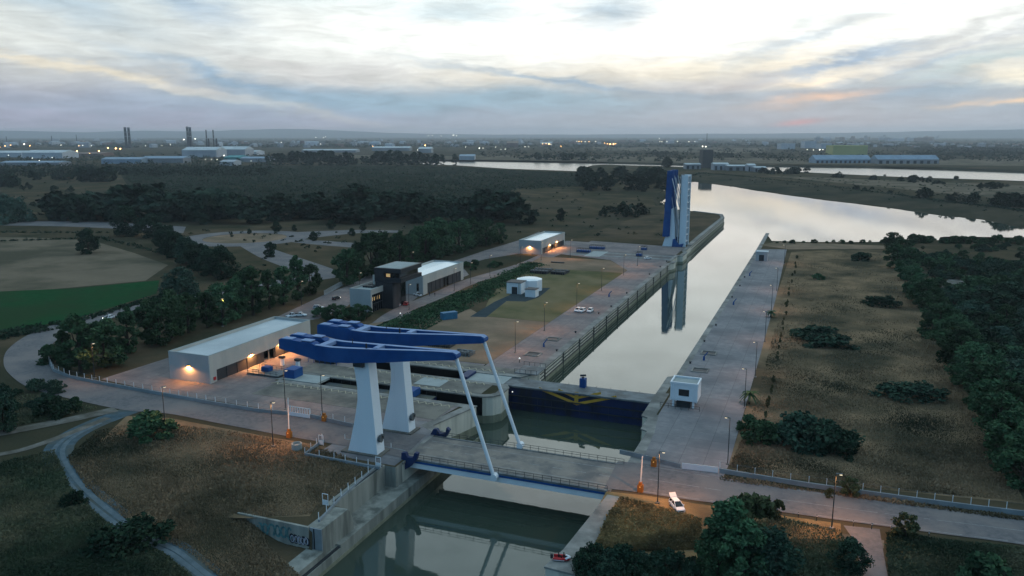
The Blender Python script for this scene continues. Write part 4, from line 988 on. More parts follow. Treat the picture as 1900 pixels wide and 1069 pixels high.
def gate_panel(label, a, b, h, name='sliding_gate', bars=True, hb=1.0):
    A, Bp = G(*a), G(*b); t = thing(name, label, 'gate', A); d = (Bp-A).normalized(); q = Vector((-d.y, d.x, 0))*.05
    MB().hexa([tuple(p) for p in (A-q, Bp-q, Bp+q, A+q)]+[(p.x, p.y, hb) for p in (A-q, Bp-q, Bp+q, A+q)]).build('gate_panel', 'white_paint', t)
    if bars:
        mb = MB(); n = 9
        for i in range(n+1): p = A.lerp(Bp, i/n); mb.box(p.x-.1, p.x+.1, p.y-.04, p.y+.04, hb, h)
        mb.tube(A+Vector((0, 0, h)), Bp+Vector((0, 0, h)), .08, n=5); mb.build('gate_bars', 'white_paint', t)
gate_panel('white barred sliding gate into the yard beside the left road', (535, 771), (575, 777), 2.5)
gate_panel('solid white sliding gate onto the east quay', (1265, 870), (1332, 878), 1.3, bars=False, hb=1.3)
def hoop(label, u, v):
    g = G(u, v); t = thing('pedestrian_gate', label, 'gate', g); mb = MB()
    for s in (-.6, .6): mb.tube(g+Vector((s, 0, 0)), g+Vector((s, 0, 2.3)), .07, n=6)
    mb.tube(g+Vector((-.6, 0, 2.3)), g+Vector((.6, 0, 2.3)), .07, n=6); mb.build('gate_frame', 'white_paint', t)
    MB().box(g.x-.5, g.x+.5, g.y-.03, g.y+.03, .1, 1.1).build('gate_panel', 'white_paint', t)
hoop('white pedestrian gate at the corner of the tower wall', 596, 826); hoop('white pedestrian gate halfway along the canal wall fence', 604, 938); hoop('white pedestrian gate at the near foot of the left tower', 702, 868)
g = G(551, 833); t = thing('water_trough', 'round concrete well ring beside the tower wall', 'well ring', g)
MB().lathe(tuple(g), [(1.15, 0), (1.15, 1.3), (.9, 1.3), (.9, .9)], n=16).build('ring', 'parapet', t)
# ------------------------------------------------------------------ lamps
def make_lamp(g, label, group, h=10.3, lit=420, color=(1, .42, .15), arm=(1, 0)):
    t = thing('street_lamp', label, 'street lamp', g, group)
    MB().box(g.x-.35, g.x+.35, g.y-.35, g.y+.35, 0, .25).build('footing', 'coping', t)
    MB().tube((g.x, g.y, .25), (g.x, g.y, h), .11, .07, n=6).build('pole', 'dark_steel', t)
    ax, ay = arm
    hd = MB().bar((g.x, g.y, h), (g.x+ax*1.1, g.y+ay*1.1, h+.12), .28, .16).build('lamp_head', 'grey_steel', t)
    MB().box(g.x+ax*.8-.22, g.x+ax*.8+.22, g.y+ay*.8-.22, g.y+ay*.8+.22, h-.12, h-.01).build('lamp_glass', 'sodium_soft', hd)
    if lit: lamp_light(hd, (g.x+ax*.8, g.y+ay*.8, h-.2), lit, color, 150, .7)
    return t
LMP = [((507, 828), 'lamp post on the grass beside the orange barrier box, left road', 650), ((307, 795), 'lamp post beside the lone bush on the left road', 420), ((1543, 981), 'lamp post on the verge of the right road near the path', 900),
       ((1220, 934), 'lamp post beside the white car with its boot open', 900), ((176, 702), 'lamp post in front of the dark trees left of the shed', 330), ((530, 760), 'lamp post inside the yard behind the sliding gate', 300), ((598, 770), 'thin lamp post inside the yard beside the orange barrier box', 0)]
for uv, lb, p in LMP: make_lamp(G(*uv), lb, 'lamp posts along the main road', lit=p*5)
QW = [(956, 655, 'nearest, over the orange dirt'), (1010, 614, 'second from the bridge'), (1070, 573, 'beside the three white cars'), (1116, 540, 'behind the three white cars'), (1157, 511, 'level with the steel pallets'), (1183, 493, 'last before the far gate'), (1058, 479, 'beside the far winch frames')]
for u, v, d in QW: make_lamp(G(u, v), 'lamp post on the west quay, '+d, 'lamp posts of the west quay', lit=2000)
QE = [(1350, 862, 'nearest, at the white gate'), (1381, 757, 'beside the first small palm'), (1401, 700, 'third along, above the tan verge'), (1419, 634, 'fourth along the quay edge'), (1431, 577, 'beside the green patch of grass'), (1441, 540, 'sixth along'), (1455, 490, 'last, near the grey hut')]
for u, v, d in QE: make_lamp(G(u, v), 'lamp post on the east quay, '+d, 'lamp posts of the east quay', lit=1300, arm=(-1, 0), color=(1, .5, .32))
SR = [(759, 575, 'in front of the black tower'), (843, 540, 'in front of the hall shutters'), (873, 528, 'at the far corner of the hall'), (909, 512, 'by the planted island'), (966, 494, 'near the end of the hedge'), (1004, 484, 'in front of the far shed'),
      (413, 606, 'among the trees behind the near shed'), (560, 568, 'by the tall tree on the back track'), (668, 550, 'left of the control building'), (765, 505, 'behind the control building')]
for u, v, d in SR: make_lamp(G(u, v), 'lamp post along the service road, '+d, 'lamp posts of the service road', lit=700)
# barrier gates
def barrier(u, v, vt, label, boom=True):
    g = G(u, v); t = thing('barrier_gate', label, 'barrier', g, 'orange road barriers'); h = HT(u, v, vt) if boom else 0
    MB().box(g.x-.55, g.x+.55, g.y-.45, g.y+.45, 0, 1.5).build('barrier_box', 'orange', t, bevel=.06)
    MB().box(g.x-.3, g.x+.3, g.y-.3, g.y+.3, 1.5, 2.1).build('signal_head', 'orange', t)
    if boom:
        bm = MB().bar((g.x, g.y, 1.2), (g.x+.2, g.y, h), .22, .16).build('boom', 'white_paint', t)
    MB().tube((g.x, g.y-.47, 1.2), (g.x, g.y-.52, 1.2), .14).build('signal_lamp', 'amber', t)
barrier(1188, 913, 846, 'orange barrier box with a raised white boom on the verge beside the white car')
barrier(537, 812, 738, 'orange barrier box with a raised white boom beside the left road')
barrier(1213, 866, 0, 'orange barrier box without a boom against the wall right of the bridge', False)
barrier(602, 782, 0, 'orange barrier box without a boom in front of the yard fence', False)
for k, u in enumerate((1418, 1449, 1481, 1515, 1583, 1617, 1653, 1723)):
    g = G(u, 945+(u-1400)*.152+4); t = thing('marker_post', 'short dark marker post along the lower edge of the right road', 'marker post', g, 'marker posts along the right road')
    MB().tube(g, g+Vector((0, 0, 1.15)), .07, n=6).build('post', 'dark_steel', t); MB().tube(g+Vector((0, 0, .85)), g+Vector((0, 0, 1.0)), .08, n=6).build('reflector', 'white_paint', t)
# ------------------------------------------------------------------ small things on the quays
def bollard(x, y, lb, gr):
    t = tag(MB().lathe((x, y, .07), [(.28, 0), (.24, .35), (.42, .5), (.42, .62), (.2, .7)], n=10).build('mooring_bollard', 'dark_steel'), lb, 'bollard', gr); return t
for k, (u, v) in enumerate(((1033, 652), (1068, 618), (1111, 583), (1134, 570), (1163, 545), (1205, 510), (1225, 496), (1237, 486))): bollard(G(u, v).x, G(u, v).y, 'dark mooring bollard on the edge of the west quay above the chamber wall', 'bollards on the west quay edge')
for k, (u, v) in enumerate(((1241, 703), (1272, 674), (1299, 634), (1321, 604), (1352, 552), (1367, 531), (1376, 515))): bollard(G(u, v).x+1.4, G(u, v).y, 'dark mooring bollard on the edge of the east quay beside the chamber', 'bollards on the east quay edge')
def hatch(u, v, lb):
    g = G(u, v); t = thing('quay_hatch', lb, 'hatch', g, 'hatches in the quays')
    MB().box(g.x-2.4, g.x+2.4, g.y-2.2, g.y-1.8, .02, .3).box(g.x-2.4, g.x+2.4, g.y+1.8, g.y+2.2, .02, .3).box(g.x-2.4, g.x-2.0, g.y-1.79, g.y+1.79, .02, .3).box(g.x+2, g.x+2.4, g.y-1.79, g.y+1.79, .02, .3).build('kerb', 'coping', t)
    MB().box(g.x-1.98, g.x+1.98, g.y-1.78, g.y+1.78, .03, .12).build('grating', 'dark_steel', t)
hatch(989, 658, 'steel hatch in the west quay, nearer the bridge'); hatch(1025, 630, 'steel hatch in the west quay, beyond the blue post'); hatch(1299, 688, 'steel hatch in the east quay just behind the cabin'); hatch(1315, 656, 'steel hatch in the east quay beside the blue post')
for k, (u, v, lb) in enumerate(((1009, 644, 'between the two hatches of the west quay'), (1130, 551, 'beyond the three white cars'), (1306, 669, 'between the two hatches of the east quay'), (1361, 566, 'halfway along the east quay'), (1391, 512, 'towards the far end of the east quay'))):
    g = G(u, v); t = thing('capstan', 'leaning blue hand crane '+lb, 'crane', g, 'blue hand cranes on the quays')
    MB().tube(g, g+Vector((0, 0, 1.1)), .35, .28).build('base', 'blue_paint', t); MB().tube(g+Vector((-.2, 0, 1.0)), g+Vector((1.0, .4, 2.6)), .2, .14).build('jib', 'blue_paint', t)
def pile(u, v, nx, ny, sx, sy, lb, mat, name='storage_stack', h=.9):
    g = G(u, v); t = thing(name, lb, 'stacked steel', g); mb = MB(); r2 = MB()
    for i in range(nx):
        for j in range(ny):
            x = g.x+(i-nx/2)*sx; y = g.y+(j-ny/2)*sy
            mb.box(x+.06*sx, x+.3*sx, y, y+sy*.92, 0, h); mb.box(x+.6*sx, x+.84*sx, y, y+sy*.92, 0, h*.9); MB().box(x+.08*sx, x+.84*sx, y+.2*sy, y+.4*sy, h+.01, h+.25).build('cross_piece', 'grey_steel', t)
    mb.build('stacked_frames', mat, t)
pile(807, 640, 9, 1, 1.5, 5, 'row of dark steel frames lying behind the blue bridge arms', 'dark_steel'); pile(862, 658, 3, 2, 2.0, 2.4, 'pale steel racks on the dirt beside the far blue arm', 'grey_steel', h=1.2)
pile(1006, 505, 5, 2, 1.8, 6, 'stack of blue grey pallets on the far dirt, left half', 'dark_steel', h=1.4); pile(1040, 507, 4, 2, 1.8, 5, 'stack of blue grey pallets on the far dirt, right half', 'dark_steel', h=1.3)
pile(1035, 488, 5, 1, 1.5, 2, 'low row of dark beams beyond the pallet stacks', 'dark_steel', h=.5)
g = G(965, 690); t = thing('steel_walkway', 'dark railed steel walkway where the blue gate meets the west quay', 'walkway', g)
MB().box(g.x-1, g.x+6, g.y-2, g.y+6, .08, .3).build('walkway_deck', 'grey_steel', t); rl = MB()
for i in range(5):
    for y in (g.y-2, g.y+6): rl.tube((g.x-1+i*1.7, y, .3), (g.x-1+i*1.7, y, 1.4), .06, n=5)
for y in (g.y-2, g.y+6): rl.tube((g.x-1, y, 1.4), (g.x+6, y, 1.4), .05, n=5)
rl.build('railing', 'dark_steel', t)
for u, v, lb in ((964, 673, 'small bright lamp on the west quay by the gate walkway'), (743, 588, 'small bright lamp bollard beside the service road')):
    g = G(u, v); t = thing('bollard_lamp', lb, 'lamp', g); MB().tube(g, g+Vector((0, 0, 1.2)), .12).build('post', 'dark_steel', t); MB().lathe((g.x, g.y, 1.2), [(.2, 0), (.25, .2), (.1, .4)], 8).build('lamp_glass', 'white_lamp', t)

# ------------------------------------------------------------------ cars
def loft(mb, st):
    """closed loft of rings: each station is (x, half-width, z list bottom to top) with rounded top"""
    n = len(st[0]); k0 = len(mb.v)
    for ring in st: mb.v += ring
    m = len(st)
    for i in range(m-1):
        for j in range(n): mb.f.append((k0+i*n+j, k0+i*n+(j+1) % n, k0+(i+1)*n+(j+1) % n, k0+(i+1)*n+j))
    mb.f.append(tuple(k0+n-1-j for j in range(n))); mb.f.append(tuple(k0+(m-1)*n+j for j in range(n)))
def make_car(label, mat, loc, rz, group=None, kind='hatch', tail_open=False, lights=False):
    t = thing('parked_car' if not lights else 'moving_car', label, 'car', loc, group, rz)
    def part(mb, nm, mt, p=t, sm=False, bv=0):
        o = mb.build(nm, mt, None, smooth=sm, bevel=bv); o.parent = p; return o
    L = 2.15 if kind != 'pickup' else 2.55
    body = MB(); st = []
    for x, w, z1 in ((-L, .70, .80), (-L+.08, .82, .90), (-1.35, .89, .96), (-.3, .90, .95), (.75, .89, .93), (1.35, .87, .86), (L-.12, .80, .74), (L, .66, .62)):
        st.append([(x, -w*.95, .26), (x, w*.95, .26), (x, w, .55), (x, w*.94, z1-.06), (x, w*.8, z1), (x, -w*.8, z1), (x, -w*.94, z1-.06), (x, -w, .55)])
    loft(body, st); part(body, 'car_body', mat, sm=False)
    if kind == 'pickup': cab = ((-.55, .74, .95, .78), (-.35, .74, 1.55, .62), (.45, .72, 1.58, .6), (1.1, .76, .94, .76)); 
    elif kind == 'sedan': cab = ((-1.75, .74, .93, .76), (-1.0, .7, 1.38, .58), (.15, .7, 1.42, .58), (1.05, .76, .92, .76))
    else: cab = ((-2.0, .76, .94, .78), (-1.65, .74, 1.42, .6), (.1, .72, 1.48, .6), (1.15, .76, .92, .77))
    gl = MB(); st = []
    for x, w, z, wt in cab: st.append([(x, -w-.03, .88), (x, w+.03, .88), (x, wt+.03, z), (x, -wt-.03, z)])
    loft(gl, st); part(gl, 'windows', 'glass')
    rf = MB(); a, b = cab[1], cab[2]
    rf.hexa([(a[0]-.05, -a[3]-.04, a[2]-.04), (b[0]+.05, -b[3]-.04, b[2]-.04), (b[0]+.05, b[3]+.04, b[2]-.04), (a[0]-.05, a[3]+.04, a[2]-.04), (a[0], -a[3]+.04, a[2]+.05), (b[0]-.05, -b[3]+.04, b[2]+.05), (b[0]-.05, b[3]-.04, b[2]+.05), (a[0], a[3]-.04, a[2]+.05)])
    part(rf, 'car_roof', mat)
    pl = MB()
    for s in (-1, 1):
        pl.bar((a[0]-.02, s*a[3], a[2]), (cab[0][0], s*.8, .9), .1, .1); pl.bar((b[0], s*b[3], b[2]), (cab[3][0], s*.8, .9), .09, .09)
        xm = (a[0]+b[0])/2; pl.bar((xm, s*.63, a[2]+.02), (xm, s*.8, .92), .1, .08)
    part(pl, 'pillars', mat)
    for x in (-1.35, 1.3):
        for s in (-1, 1):
            w = part(MB().tube((x, s*.74, .32), (x, s*.93, .32), .33, n=14), 'wheel', 'tyre'); part(MB().tube((x, s*.932, .32), (x, s*.945, .32), .19, n=10), 'rim', 'car_silver', w)
    for s in (-1, 1):
        part(MB().box(L-.22, L-.02, s*.6-.16, s*.6+.16, .58, .72), 'headlight', 'headlight' if lights else 'car_silver')
        part(MB().box(-L-.02, -L+.1, s*.62-.13, s*.62+.13, .68, .86), 'tail_light', 'red')
        part(MB().box(.72, .86, s*.95-.1, s*.95+.1, .95, 1.08), 'wing_mirror', mat)
    part(MB().box(L-.06, L+.02, -.42, .42, .36, .56), 'grille', 'dark_steel')
    if kind == 'pickup': part(MB().box(-L+.15, -.7, -.72, .72, .962, .97), 'load_bed', 'void')
    if tail_open:
        part(MB().hexa([(-1.7, -.66, 1.44), (-1.7, .66, 1.44), (-2.55, .62, 1.98), (-2.55, -.62, 1.98), (-1.68, -.66, 1.5), (-1.68, .66, 1.5), (-2.53, .62, 2.06), (-2.53, -.62, 2.06)]), 'tailgate', mat)
        part(MB().box(-2.06, -1.5, -.62, .62, .9, 1.4), 'boot_opening', 'void')
    return t
def car_at(u, v, u2, v2, *a, **k):
    """u, v: ground point under the middle; u2, v2: a point ahead of the nose"""
    g, h = G(u, v), G(u2, v2); d = h-g
    return make_car(a[0], a[1], g+Vector((0, 0, .05)), math.atan2(d.y, d.x), *a[2:], **k)
car_at(1256, 944, 1268, 958, 'white car with its tailgate open on the dry grass verge', 'car_white', kind='hatch', tail_open=True)
car_at(1072, 578, 1058, 585, 'white car on the west quay, leftmost of the three in a row', 'car_white', 'cars on the west quay', kind='hatch')
car_at(1080, 579, 1066, 586, 'white car on the west quay, middle of the three in a row', 'car_white', 'cars on the west quay', kind='hatch')
car_at(1095, 579, 1083, 588, 'white car on the west quay, standing apart to the right of two others', 'car_white', 'cars on the west quay', kind='hatch')
car_at(1202, 481, 1215, 480, 'white car parked on the quay by the far gate strips', 'car_white', kind='sedan')
car_at(591, 573, 605, 573, 'silver hatchback on the yard behind the near shed', 'car_silver', kind='hatch')
car_at(543, 588, 530, 590, 'white pickup parked behind the near shed, left of another', 'car_white', 'white pickups behind the shed', kind='pickup')
car_at(557, 587, 572, 587, 'white pickup parked behind the near shed, right of another', 'car_white', 'white pickups behind the shed', kind='pickup')
car_at(624, 556, 636, 552, 'dark car with lit yellow headlights on the entrance track', 'car_dark', kind='hatch', lights=True)
car_at(775, 549, 765, 546, 'white pickup parked against the hall beside the black tower', 'car_white', kind='pickup')
car_at(754, 566, 762, 558, 'red car parked at the foot of the black tower', 'car_red', kind='hatch')
car_at(741, 567, 748, 562, 'pale car parked close to the glazed wing', 'car_silver', kind='hatch')
car_at(202, 592, 186, 596, 'white car on the road behind the dark left trees', 'car_white', kind='sedan', lights=True)
car_at(352, 450, 346, 456, 'white car with bright headlights driving on the roundabout', 'car_white', kind='hatch', lights=True)
# ------------------------------------------------------------------ people and the dinghy
def figure(label, loc, joints, bones, radii, rz=0, dark='cloth_dark', group=None, hair=True):
    t = thing('person', label, 'person', loc, group, rz)
    me = bpy.data.meshes.new('body'); me.from_pydata(joints, bones, []); me.materials.append(MATS[dark]); o = bpy.data.objects.new('body', me); C.objects.link(o); o.parent = t
    sk = o.modifiers.new('skin', 'SKIN'); sv = me.skin_vertices[0].data
    for i, r in enumerate(radii): sv[i].radius = (r, r)
    sv[0].use_root = True; o.modifiers.new('sub', 'SUBSURF').levels = 1
    hx, hy, hz = joints[4]
    for nm, mt, c, r in (('face', 'skin', (hx+.03, hy, hz+.02), .1), ('hair', 'cloth_dark', (hx-.02, hy, hz+.06), .115)):
        mb = MB(); mb.lathe((c[0], c[1], c[2]-r), [(.02, 0), (r*.75, r*.35), (r, r), (r*.75, r*1.65), (.02, 2*r)], 10); q = mb.build(nm, mt, None, smooth=True); q.parent = t
    return t
ST = [(0, 0, .95), (0, 0, 1.2), (0, 0, 1.42), (0, 0, 1.54), (0, 0, 1.68), (0, .2, 1.4), (.04, .27, 1.12), (.12, .25, .86), (.16, .24, .78), (0, -.2, 1.4), (-.02, -.28, 1.12), (.06, -.27, .86), (.1, -.26, .78), (.0, .1, .9), (.06, .11, .5), (.0, .12, .08), (.16, .13, .04), (0, -.1, .9), (-.06, -.11, .5), (-.1, -.12, .08), (.06, -.13, .04)]
SB = [(0, 1), (1, 2), (2, 3), (3, 4), (2, 5), (5, 6), (6, 7), (7, 8), (2, 9), (9, 10), (10, 11), (11, 12), (0, 13), (13, 14), (14, 15), (15, 16), (0, 17), (17, 18), (18, 19), (19, 20)]
SRd = [.15, .14, .15, .06, .1, .07, .055, .045, .035, .07, .055, .045, .035, .1, .07, .05, .045, .1, .07, .05, .045]
figure('person in dark clothes walking on the forecourt, left of another', G(797, 549), ST, SB, SRd, 1.2, 'cloth_blue')
figure('person in dark clothes walking on the forecourt, right of another', G(807, 550), ST, SB, SRd, -2.0, 'cloth_dark')
g = G(1041, 1039) + Vector((0, 0, .1))
t = thing('dinghy', 'small red dinghy with a white bow resting on the end of the quay wall', 'boat', g, rz=R(12))
mb = MB()
P = [(-1.25, -.62), (.5, -.66), (1.1, -.42), (1.45, 0), (1.1, .42), (.5, .66), (-1.25, .62)]
for i, (a, b) in enumerate(zip(P, P[1:])): mb.tube((*a, .32), (*b, .32 if i not in (2, 3) else .36), .22, n=8)
o = mb.build('tube_hull', 'red', None, smooth=True); o.parent = t
o = MB().prism([(-1.2, -.55), (.5, -.55), (1.2, 0), (.5, .55), (-1.2, .55)], .1, .2).build('floor', 'red', None); o.parent = t
o = MB().tube((.75, -.62, .45), (1.52, 0, .5), .2).tube((.75, .62, .45), (1.52, 0, .5), .2).build('bow_trim', 'white_paint', None, smooth=True); o.parent = t
o = MB().tube((-1.2, -.75, .25), (.6, -.8, .25), .1).build('side_trim', 'white_paint', None, smooth=True); o.parent = t
o = MB().box(-1.75, -1.3, -.2, .2, .15, .85).box(-1.7, -1.5, -.08, .08, -.02, .2).build('outboard_motor', 'dark_steel', None, bevel=.05); o.parent = t
SIT = [(0, 0, .42), (0, 0, .62), (.03, 0, .82), (.05, 0, .94), (.07, 0, 1.06), (.03, .2, .8), (.12, .25, .56), (.3, .2, .5), (.36, .18, .5), (.03, -.2, .8), (.12, -.25, .56), (.3, -.2, .5), (.36, -.18, .5), (.05, .1, .42), (.45, .12, .5), (.5, .12, .2), (.6, .12, .17), (.05, -.1, .42), (.45, -.12, .5), (.5, -.12, .2), (.6, -.12, .17)]
c, s = math.cos(R(12)), math.sin(R(12))
for dx, lb in ((-.45, 'person in dark clothes seated in the stern of the red dinghy'), (.4, 'person in dark clothes seated nearer the bow of the red dinghy')):
    figure(lb, g+Vector((dx*c, dx*s, .08)), SIT, SB, SRd, R(12), 'cloth_dark')
# ================================================================== vegetation
NR = np.random.default_rng(11)
def np_mesh(name, V, F, mat):
    """quads from numpy arrays"""
    me = bpy.data.meshes.new(name); me.vertices.add(len(V)); me.vertices.foreach_set('co', V.astype(np.float32).ravel())
    nf, k = F.shape; me.loops.add(nf*k); me.loops.foreach_set('vertex_index', F.astype(np.int32).ravel())
    me.polygons.add(nf); me.polygons.foreach_set('loop_start', np.arange(0, nf*k, k, dtype=np.int32))
    me.materials.append(MATS[mat]); me.update(calc_edges=True); return me
def leaves(P, size, flat=.35, mat='leaf', name='crown'):
    """one small leaf-spray quad round every point"""
    n = len(P); a = NR.normal(size=(n, 3)); a[:, 2] *= flat*1.6; a /= np.linalg.norm(a, axis=1)[:, None]
    b = NR.normal(size=(n, 3)); b -= a*(a*b).sum(1)[:, None]; b /= np.linalg.norm(b, axis=1)[:, None]
    s = (size*NR.uniform(.6, 1.25, n))[:, None]
    V = np.stack([P-a*s*.5-b*s*.28, P+a*s*.1-b*s*.42, P+a*s*.6, P+a*s*.05+b*s*.42], 1).reshape(-1, 3)
    return np_mesh(name, V, np.arange(4*n).reshape(n, 4), mat)
def crown_points(n, h, r, base, shape, clumps, seed, lop=.18):
    g = np.random.default_rng(seed); out = []; cs = []
    while len(cs) < clumps:
        z = g.uniform(0, 1); a = g.uniform(0, 6.283); q = math.sqrt(g.uniform(.12, 1))
        w = {'broad': math.sin(math.pi*min(1, (z*.86+.12)))**.6, 'tall': (math.sin(math.pi*min(1, z*.9+.08))**.7)*.9, 'dome': math.sqrt(max(0, 1-z*z)), 'cone': 1.02-z*.85}[shape]
        cs.append((math.cos(a)*q*w*r*.85*(1+lop*math.sin(a*2+seed)), math.sin(a)*q*w*r*.85, base+z*(h-base)*.92, g.uniform(.16, .34)*r))
    for i in range(n):
        c = cs[int(g.integers(0, clumps))]; d = g.normal(size=3); d /= np.linalg.norm(d); rr = c[3]*g.uniform(.45, 1.05)
        out.append((c[0]+d[0]*rr, c[1]+d[1]*rr, max(.05, c[2]+d[2]*rr*.8)))
    return np.array(out), cs
def make_tree(name, h, r, base, shape, n, ls, mat, seed, clumps=30):
    P, cs = crown_points(n, h, r, base, shape, clumps, seed)
    root = bpy.data.objects.new(name, None); C.objects.link(root); root.location = (0, 0, -500)
    mb = MB(); mb.tube((0, 0, -.3), (.05, .05, h*.35), h*.028, h*.02, 7).tube((.05, .05, h*.35), (.1, 0, h*.75), h*.02, h*.008, 6)
    for c in cs[:7]: mb.tube((.05, .05, h*.25+.02*c[2]), (c[0]*.8, c[1]*.8, c[2]), h*.012, h*.004, 5)
    tk = mb.build('trunk', 'bark', None); tk.parent = root
    cr = bpy.data.objects.new('crown', leaves(P, ls, mat=mat)); C.objects.link(cr); cr.parent = root
    root['h'] = h; return root
TREES = {
    'broad': [make_tree('tree', 12, 5.6, 1.0, 'broad', 4600, .66, 'leaf', s, 36) for s in (1, 2, 3, 31)],
    'tall': [make_tree('tree', 15, 4.6, 1.4, 'tall', 4600, .66, 'leaf', s, 34) for s in (4, 5, 32)],
    'dark': [make_tree('tree', 11, 5.8, .6, 'broad', 5000, .64, 'leaf_dark', s, 40) for s in (6, 7)],
    'silver': [make_tree('tree', 8, 7.2, .2, 'dome', 3600, .72, 'leaf_silver', 8, 44)],
    'olive': [make_tree('shrub', 5, 2.9, .3, 'broad', 1500, .55, 'leaf_dry', s, 22) for s in (9, 10)],
    'bush': [make_tree('shrub', 4, 3.6, .05, 'dome', 1900, .62, 'leaf', s, 26) for s in (12, 13)],
    'darkbush': [make_tree('shrub', 4, 4.6, .05, 'dome', 2400, .62, 'leaf_dark', s, 30) for s in (14, 15)]}
PROTO = [t for l in TREES.values() for t in l]
def far_tree(h, r, shape, seed, mat='leaf_far', n=420, ls=1.9, base=.3):
    P, cs = crown_points(n, h, r, base, shape, 20, seed); o = bpy.data.objects.new('tree', leaves(P, ls, mat=mat, name='tree')); o['h'] = h; return o
FAR = {'far': [far_tree(11, 5.8, 'broad', s) for s in (21, 22, 23)], 'farbush': [far_tree(5, 5, 'dome', s, n=260, ls=1.6, base=.05) for s in (24, 25)], 'fartall': [far_tree(18, 5.5, 'tall', s, n=420, ls=2.6) for s in (26, 27)]}
MASS = {'tall trees of the far belt': [], 'trees of the spit': [], 'trees between the two rivers': [], 'trees beyond the upper river': [], 'dark trees on the left plain': []}
def plant(kind, u, v, vt, label, group=None, cat='tree', wide=1.0, zz=None):
    q = G(u, v)
    if inside((q.x, q.y), hole1) or inside((q.x, q.y), hole2): return
    if group in MASS:
        src = rnd.choice(FAR[kind]); h = HT(u, v, vt); k = h/src['h']; c = np.empty(len(src.data.vertices)*3, np.float32); src.data.vertices.foreach_get('co', c); c = c.reshape(-1, 3)*np.array([k*wide, k*wide, k]); a = rnd.uniform(0, 6.28)
        m2 = np.array([[math.cos(a), -math.sin(a), 0], [math.sin(a), math.cos(a), 0], [0, 0, 1]]); MASS[group].append(c@m2.T+np.array([q.x, q.y, 0])); return
    src = rnd.choice((TREES.get(kind) or FAR.get(kind))); g = G(u, v); g.z = gh(g.x, g.y)
    h = HT(u, v, vt)-g.z if vt else zz; k = h/src['h']; w = k*wide
    if kind in TREES: o = clone(src, g, rnd.uniform(0, 6.28), label, group, (w*rnd.uniform(.92, 1.1), w*rnd.uniform(.92, 1.1), k))
    else:
        o = src.copy(); C.objects.link(o); o.location = g; o.rotation_euler = (0, 0, rnd.uniform(0, 6.28)); o.scale = (w, w, k); tag(o, label, None, group)
    if kind in ('bush', 'darkbush', 'olive', 'silver') and cat == 'tree': cat = 'shrub'
    o['category'] = cat
    if 'h' in o: del o['h']
    o.name = {'tree': 'tree', 'shrub': 'shrub'}.get(cat, cat)
    return o
# trees behind the near shed and along the back track
GA = 'trees of the row behind the near shed'; LA = 'leafy dark tree in the dense row between the curving left road and the concrete shed'
for u, v, vt, k in ((150, 693, 592, 'broad'), (195, 680, 600, 'broad'), (122, 690, 612, 'broad'), (240, 655, 577, 'broad'), (274, 637, 557, 'tall'), (210, 660, 606, 'broad'), (318, 628, 550, 'broad'), (350, 618, 546, 'tall'), (385, 608, 552, 'broad'), (298, 640, 572, 'broad'),
                    (415, 600, 528, 'broad'), (440, 592, 515, 'tall'), (470, 585, 504, 'tall'), (500, 574, 502, 'tall'), (527, 566, 498, 'broad'), (553, 557, 479, 'tall'), (576, 546, 494, 'broad'), (330, 608, 548, 'broad'), (370, 590, 545, 'broad'), (455, 575, 512, 'broad')):
    plant('tall' if k == 'tall' or rnd.random() < .45 else k, u, v, vt-8+rnd.uniform(-6, 8), LA, GA, wide=rnd.uniform(.85, 1.15))
plant('bush', 95, 674, 640, 'low dark bush at the inside of the road bend, left of the big trees', cat='shrub', wide=.8)
GB = 'trees of the row behind the control building'; LB = 'tall leafy tree in the dense row behind the control building and workshop hall'
for u, v, vt in ((645, 530, 472), (668, 521, 472), (690, 512, 442), (715, 508, 438), (742, 500, 433), (765, 492, 436), (790, 484, 430), (808, 478, 418), (830, 474, 416), (852, 468, 418), (876, 462, 412), (902, 457, 415), (926, 452, 426), (640, 512, 478), (706, 495, 446), (735, 486, 440), (820, 464, 420), (868, 456, 418), (780, 476, 428), (655, 510, 470), (890, 450, 416)):
    plant(rnd.choice(('broad', 'tall', 'tall')), u, v, vt-8+rnd.uniform(-6, 7), LB, GB, wide=rnd.uniform(.9, 1.25))
GC = 'trees of the belt across the scrubland'; LC = 'dark bushy tree in the long belt across the scrubland beyond the roundabout'
for i in range(96):
    u = 100+i*9.05+rnd.uniform(-4, 4); v = (411 if u > 300 else 408)+rnd.uniform(-6, 5) if i % 2 else 402+rnd.uniform(-5, 4)
    hgt = 40+8*math.sin(u*.021)+rnd.uniform(-9, 9) if u > 300 else (38 if u < 230 else 50)+rnd.uniform(-8, 8)
    plant('far', u, v, v-hgt*1.08, LC, GC, wide=1.4)
for u, v, vt, lb in ((235, 438, 382, 'big round dark tree beside the highway, left of its smaller neighbour'), (285, 441, 397, 'smaller round dark tree beside the highway near the roundabout')): plant('dark', u, v, vt, lb, wide=1.1)
for u, v, vt in ((300, 456, 426), (312, 471, 418), (327, 479, 430), (346, 491, 440), (368, 501, 452), (390, 510, 462), (411, 517, 458), (330, 470, 436), (380, 500, 455), (400, 505, 466)):
    plant('dark', u, v, vt, 'dark tree in the slanting row between the tan field and the roundabout', 'dark trees left of the roundabout', wide=1.05)
plant('silver', 336, 546, 499, 'large round silvery green bush tree at the corner of the green field')
